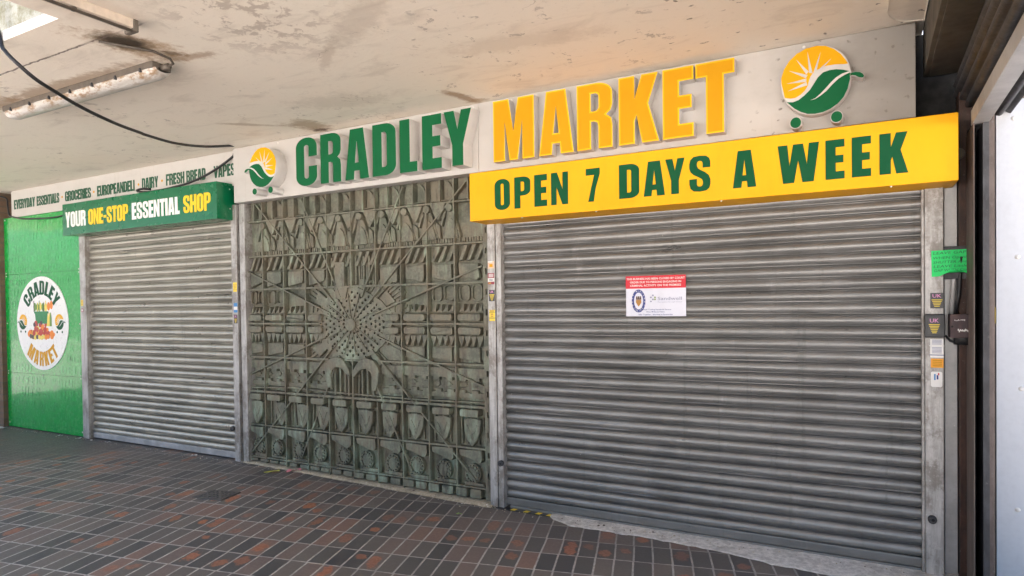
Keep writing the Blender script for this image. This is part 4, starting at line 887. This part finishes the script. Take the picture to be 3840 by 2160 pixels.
for k in range(13): x = .398+.052*k/12; mb.box(x, x+.005, -.1016, -.0995, 1.313+q.uniform(-.004, .004), 1.321+q.uniform(-.002, .006))
mb.build('scrawl', M['ltwhite'], jb); mb = MB()
for k in range(9): x = .384+.042*k/8; mb.box(x, x+.003, -.1016, -.0995, 1.368+q.uniform(-.003, .003), 1.373+q.uniform(-.002, .003))
mb.build('scrawl', M['ltwhite'], jb)
mb = MB(); n_ = 16; rr_ = .044; mb.add([(.428+rr_*cos(2*pi*k/n_), -.045+rr_*sin(2*pi*k/n_), z) for z in (1.243, 1.279) for k in range(n_)], [(k, (k+1) % n_, n_+(k+1) % n_, n_+k) for k in range(n_)]+[list(range(n_))], 0, True); mb.build('gland', M['black'], jb)
mb = MB(); mb.tube([(.353, -.02, 1.286), (.37, -.045, 1.262), (.405, -.05, 1.250)], .006); mb.build('lead', M['cable'], jb)
single('conduit', MB().tube([(.378, -.012, 1.40), (.392, -.012, 1.60), (.398, -.012, 1.72)], .012, 10), M['lintel'], 'grey conduit leaning from the control box up behind the green note', 'conduit', (.378, -.012, 1.4))
single('cable', MB().tube([(.394, -.03, 1.40), (.410, -.032, 1.5), (.416, -.03, 1.60), (.42, -.03, 1.70)], .009, 8), M['cable'], 'short black cable rising beside the grey conduit to the green note', 'cable', (.394, -.03, 1.4))
single('bracket_box', MB().box(.345, .470, -.033, .05, 1.585, 1.757, .004), M['steel'], 'dark steel box behind the handwritten green note', 'metal box', (.41, 0, 1.585))
pn = thing('handwritten_note', 'fluorescent green handwritten paper note with a curled lower edge', 'paper note', (.378, -.04, 1.6))
mb = MB(); nx_, nz_ = 16, 8; vs = []
for k in range(nz_+1):
    for i in range(nx_+1):
        u, v = i/nx_, k/nz_; cut = .025*max(0, sin(pi*min(1, max(0, (u-.18)/.8)))) if k == 0 else 0
        vs.append((.288+.180*u+.002*(1-v), -.040-.004*sin(u*6)-(.016*(1-v)**3*max(0, sin(pi*min(1, max(0, (u-.3)/.7))))), 1.599+.137*v+cut+.003*u))
mb.add(vs, [(k*(nx_+1)+i, k*(nx_+1)+i+1, (k+1)*(nx_+1)+i+1, (k+1)*(nx_+1)+i) for k in range(nz_) for i in range(nx_)], 0, True); mb.build('sheet', M['note'], pn)
mb = MB()
for s_, x, z, w in (('LEAVE GAP', .296, 1.715, .145), ('WHEN OpeniN', .296, 1.690, .165), ('SHUTTER And', .296, 1.667, .15), ('LEAVE Little', .298, 1.645, .15), ('GAP WHEN Close', .30, 1.624, .16)): text_mb(s_, x, z, .014, -.046, w, mb, 0, .15, -.004, 'LEFT', .02)
mb.build('handwriting', M['ink'], pn)
sc = thing('steel_column', 'dark rusty brown steel column right of the wide shutter', 'column', (.44, 0, 0))
MB().box(.412, .474, -.02, .1, 0, 2.6, .004).build('shaft', M['rust'], sc)
MB().tube([(.43, .02, 2.215), (.43, -.03, 2.215)], .0).build('bolt_plate', M['rust'], sc) if False else None
# walkway shutter: housing, coil, lintel and guide, running from the sign towards the viewer
wh = thing('shutter_housing', 'dark overhead housing of the rolled-up cross shutter at the right edge', 'shutter housing', (.4, -1.5, 2.3))
MB().box(.262, .285, -9, .10, 2.695, CZ+.2, .003).box(.284, .448, -9, .10, 2.692, 2.72, .003).build('casing', M['beam'], wh)
mb = MB()
cx, cz = .585, 2.60; prof = []
for k in range(181):
    a = radians(95+190*k/180); r_ = .168+.020*abs(sin(a*11)); prof.append((cx+r_*cos(a), cz+r_*sin(a)))
mb.add([(x, y, z) for y in (-9, .09) for x, z in prof], [(k, k+1, 181+k+1, 181+k) for k in range(180)], 0, True); mb.build('shutter_coil', M['steel'], wh)
mb = MB(); mb.box(.446, .508, -9, -.24, 2.328, 2.336, .001); mb.box(.440, .446, -9, -.24, 2.328, 2.40, .001); mb.build('lintel_angle', M['lintel'], wh)
mb = MB().box(.443, .447, -.30, -.02, 0, 2.327, .0005).build('guide_lip', M['brownst'], wh)
MB().box(.481, .506, -.29, -.02, 0, 2.327, .001).build('guide_channel', M['steel'], wh)
MB().box(.506, .529, -.28, -.02, 0, 2.40, .001).build('guide_cover', M['brownst'], wh)
MB().box(.448, .481, -.08, .0, 0, 2.35).build('guide_slot', M['dark'], wh)
MB().disc(.41, 2.235, .028, .02, -.05, 14, .004).build('end_bracket', M['beam'], wh)
single('hazard_mark', MB().box(.5295, .5305, -.2815, -.26, 1.36, 1.44), M['stkyel'], 'small yellow tape scrap on the brown shutter guide at the right edge', 'tape', (.53, -.27, 1.36))
# hoarding outside, with the pale board above it
hd = thing('hoarding', 'white screwed hoarding panel at the right edge beyond the cross shutter', 'hoarding', (2, 0, .03))
MB().box(.572, 4.2, -.004, .03, .03, 2.487, .002).build('panel', M['hoard'], hd)
for x, z in ((.645, 2.392), (.66, 1.69), (.675, 1.02), (.66, .4), (1.8, 2.3), (1.8, 1.3)): MB().ball((x, -.004, z), .012, 6, 0, .5).build('screw', M['screw'], hd)
single('timber_board', MB().box(.56, 4.2, -.01, .03, 2.493, 3.3, .002), M['wood'], 'tan weathered timber board above the white hoarding', 'board', (2, 0, 2.5))
# ------------------------------------------------------------------ lights and cables on the ceiling
fl1 = thing('strip_light', 'grimy capped fluorescent light fixed along the ceiling above the hanging cable', 'strip light', (-4.55, -1.70, CZ))
def lamp_body(x0, x1, y, w, z0, z1, e=.06):
    mb = MB(); n_ = 10; vs = []; xs_ = [x0, x0+e*.3, x0+e, x1-e, x1-e*.3, x1]; sc_ = [.35, .8, 1, 1, .8, .35]
    for x, s_ in zip(xs_, sc_): vs += [(x, y+w/2*cos(pi+pi*k/n_)*(.6+.4*s_), z1-(z1-z0)*(s_)*sin(pi*k/n_)**.75) for k in range(n_+1)]
    return mb.add(vs, [(i*(n_+1)+k, i*(n_+1)+k+1, (i+1)*(n_+1)+k+1, (i+1)*(n_+1)+k) for i in range(5) for k in range(n_)], 0, True)
lamp_body(-5.43, -3.68, -1.70, .115, CZ-.088, CZ-.036).build('diffuser', M['diff'], fl1)
MB().box(-5.42, -3.69, -1.762, -1.638, CZ-.04, CZ, .008).build('lamp_base', M['lampbase'], fl1)
for k in range(7): x = -5.3+.25*k; MB().box(x-.006, x+.006, -1.77, -1.766+.13, CZ-.052, CZ-.028, .002).build('clip', M['steel'], fl1)
mb = MB().tube([(-3.69, -1.70, CZ-.03), (-3.62, -1.70, CZ-.03)], .018, 10); mb.tube([(-3.62, -1.70, CZ-.03), (-3.58, -1.70, CZ-.022), (-3.55, -1.74, CZ-.012), (-3.54, -1.85, CZ-.007), (-3.66, -2.08, CZ-.006)], .007, 8); mb.build('supply_lead', M['lampbase'], fl1)
fl2 = thing('strip_light', 'bare batten light fitting running away from the wall at the top left', 'strip light', (-3.28, -2.6, CZ))
MB().box(-3.315, -3.245, -3.9, -2.13, CZ-.045, CZ, .004).build('batten', M['batten'], fl2)
MB().box(-3.322, -3.238, -2.145, -2.118, CZ-.062, CZ, .006).build('end_cap', M['lampbase'], fl2)
mb = MB().tube([(-3.25, -3.9, CZ-.06), (-3.25, -2.15, CZ-.06)], .008, 8); mb.ball((-3.26, -2.42, CZ-.05), .016, 6); mb.build('tube_clip', M['lampbase'], fl2)
def smooth_path(P, n=6):
    P = [Vector(p) for p in P]; out = []
    for i in range(len(P)-1):
        a, b, c, d = P[max(i-1, 0)], P[i], P[i+1], P[min(i+2, len(P)-1)]
        for k in range(n):
            t = k/n; out.append(.5*((2*b)+(c-a)*t+(2*a-5*b+4*c-d)*t*t+(3*b-a-3*c+d)*t**3))
    return out+[P[-1]]
CAB = [(-4.16, -2.36, 3.2), (-4.113, -2.34, 2.942), (-4.079, -2.333, 2.879), (-4.036, -2.293, 2.814), (-4.039, -2.203, 2.757), (-4.097, -2.062, 2.729), (-4.158, -1.95, 2.716), (-4.265, -1.769, 2.711), (-4.408, -1.529, 2.718), (-4.529, -1.314, 2.733), (-4.574, -1.231, 2.737), (-4.749, -0.881, 2.774), (-4.91, -0.5, 2.849), (-5.038, -0.133, 2.947), (-5.058, -0.07, 2.952)]
single('cable', MB().tube(smooth_path(CAB), .0105, 10), M['cable'], 'thick black cable sagging from the open ceiling corner to the long white sign', 'cable', (-4.5, -1.5, 2.9))
C2 = [(-5.128, -.05, 2.90), (-5.134, -.06, 2.873), (-5.272, -.08, 2.802), (-5.455, -.1, 2.732), (-5.645, -.12, 2.685), (-5.861, -.12, 2.664), (-6.152, -.1, 2.658), (-6.411, -.1, 2.662), (-6.53, -.1, 2.69), (-6.479, -.07, 2.707), (-6.40, -.04, 2.70)]
single('cable', MB().tube(smooth_path(C2), .011, 8), M['cable'], 'black cable looping across the goods board onto the green box sign', 'cable', (-5.8, -.1, 2.68))
C3 = [(-9.41, -.3, 2.90), (-9.40, -.12, 2.90), (-9.277, -.035, 2.864), (-9.228, -.04, 2.77), (-9.199, -.04, 2.66), (-9.13, -.04, 2.628), (-8.9, -.035, 2.585), (-8.644, -.035, 2.569), (-8.324, -.035, 2.553), (-8.046, -.035, 2.558), (-7.70, -.03, 2.60)]
single('cable', MB().tube(smooth_path(C3), .009, 8), M['cable'], 'thin dark cable trailing down the corner over the green panel top', 'cable', (-9, -.04, 2.6))
# ------------------------------------------------------------------ small things on the ground
dc = thing('drain_cover', 'small dark iron drain cover set in the brick paving', 'drain cover', (-4.43, -.83, .04))
a_ = radians(12.6)
def rotbox(mb, cx, cy, w, d, z0, z1, c=.003):
    t = MB().box(-w/2, w/2, -d/2, d/2, z0, z1, c); mb.add([(cx+x*cos(a_)-y*sin(a_), cy+x*sin(a_)+y*cos(a_), z) for x, y, z in t.v], t.f); return mb
zc = fz(-4.43); rotbox(MB(), -4.43, -.83, .27, .22, zc-.02, zc+.006).build('frame', M['iron'], dc)
mb = MB()
for i in range(6):
    for k in range(4): rotbox(mb, -4.43+(i-2.5)*.038*cos(a_)-(k-1.5)*.045*sin(a_), -.83+(k-1.5)*.045*cos(a_)+(i-2.5)*.038*sin(a_), .026, .03, zc, zc+.010, .002)
mb.build('tread', M['iron'], dc)
tp = thing('hazard_tape', 'short black and yellow hazard tape under the left end of the wide shutter', 'tape', (-2.12, -.03, .005))
mb = MB(); mb.box(-2.40, -1.945, -.052, .0, .001, .0055)
mb.build('strip', M['stkblack'], tp); mb = MB()
for x in (-2.275, -2.17, -2.075, -1.99): mb.prism([(x, -.05), (x+.035, -.05), (x+.042, -.012), (x+.007, -.012)], -.005, -.0068, .0002)
mb.v = [(x, z, -y) for x, y, z in mb.v]; mb.build('stripe', M['stkyel'], tp)
def scrap(name, label, cx, cy, w, d, ang, mat, curl=.006, cat='litter'):
    z = fz(cx)+.004; mb = MB(); vs = []; q = random.Random(int(cx*1000))
    for i in range(6):
        for k in range(3):
            u, v = (i/5-.5)*w, (k/2-.5)*d*(1+.25*q.uniform(-1, 1)); vs.append((cx+u*cos(ang)-v*sin(ang), cy+u*sin(ang)+v*cos(ang), z+curl*(.5+.5*sin(i*1.7+k+cx*9))))
    mb.add(vs, [(i*3+k, (i+1)*3+k, (i+1)*3+k+1, i*3+k+1) for i in range(5) for k in range(2)], 0, True)
    b = len(mb.v); return single(name, mb, mat, label, cat, (cx, cy, z))
scrap('paper_slip', 'yellow paper slip lying on the bricks before the relief', -4.60, -.145, .13, .035, 1.0, M['lime'], .004)
scrap('paper_scrap', 'crumpled pink paper scrap against the foot of the relief', -4.44, -.045, .12, .04, .9, M['pink'], .02)
scrap('paper_slip', 'white paper sliver beside the concrete threshold', -1.40, -.172, .085, .010, -.04, M['circ'], .003)
scrap('leaf_scrap', 'small lime green leaf scrap on the open brick paving', -2.55, -.30, .04, .02, .3, M['leafl'], .008)
scrap('cigarette_end', 'white cigarette end on the mortar strip before the relief', -2.98, -.13, .035, .010, .1, M['circ'], .004)
scrap('paper_scrap', 'white torn paper in the corner by the brick side wall', -9.36, -.12, .20, .06, .15, M['circ'], .012)
scrap('paper_scrap', 'pale crumpled scrap on the grey floor patch near the green panel', -8.1, -.75, .10, .05, .6, M['mortar'], .02)
for k, (x, y) in enumerate(((-8.55, -.06), (-8.1, -.08), (-7.72, -.08), (-7.62, -.09), (-7.48, -.08), (-7.2, -.06), (-6.4, -.05), (-5.75, -.06), (-2.47, -.045), (-2.40, -.06))):
    scrap('debris', ('pale crumb under the middle of the green panel', 'pale crumb right of centre under the green panel', 'white flake at the right foot of the green panel', 'white flake at the foot of the left guide', 'flake at the left end of the smaller shutter', 'dry leaf crumb under the smaller shutter', 'tiny crumb under the middle of the smaller shutter', 'pale crumb towards the right of the smaller shutter', 'white crumb left of the middle guide foot', 'white crumb at the middle guide foot')[k], x, y, .03+.02*(k % 3), .018, k*.7, M['circ'] if k % 3 else M['mortar'], .012)

for o in list(COL.objects):
    if o.parent is None and 'category' in o:
        gname = {'roller shutter': 'roller shutters along the shopfront', 'box sign': 'box signs over the shutters', 'strip light': 'strip lights under the canopy', 'cable': 'loose cables', 'litter': 'litter on the paving'}.get(o['category'])
        if gname: o['group'] = gname
# grit swept against the foot of the shopfront
mb = MB(); q = random.Random(21)
for k in range(420):
    x = q.uniform(-9.4, .3); d = abs(q.gauss(0, .05)); y0 = -.02 if x < -2.4 else -.05
    if -9.4 < x < -5.2: y0 = -.05
    y = y0-d; s = q.uniform(.002, .007)*(1.6 if q.random() < .08 else 1); z = fz(x)+(.012 if -5.1 < x < -2.45 and d < .03 else (.008 if x > -1.9 and y > -.14 else 0))+.002
    a = q.uniform(0, 6.28); P = [(x+s*cos(a+u)*q.uniform(.6, 1.3), y+s*sin(a+u)*q.uniform(.6, 1.3)) for u in (0, 1.3, 2.6, 3.9, 5.1)]
    mb.add([(px, py, z) for px, py in P]+[(x, y, z+s*.8)], [(i, (i+1) % 5, 5) for i in range(5)], q.choice((0, 0, 1, 2)))
tag(mb.build('grit', [M['mortar'], M['brownst'], M['concrete']]), 'loose grit and dirt swept along the foot of the shopfront', 'grit', None, 'stuff')
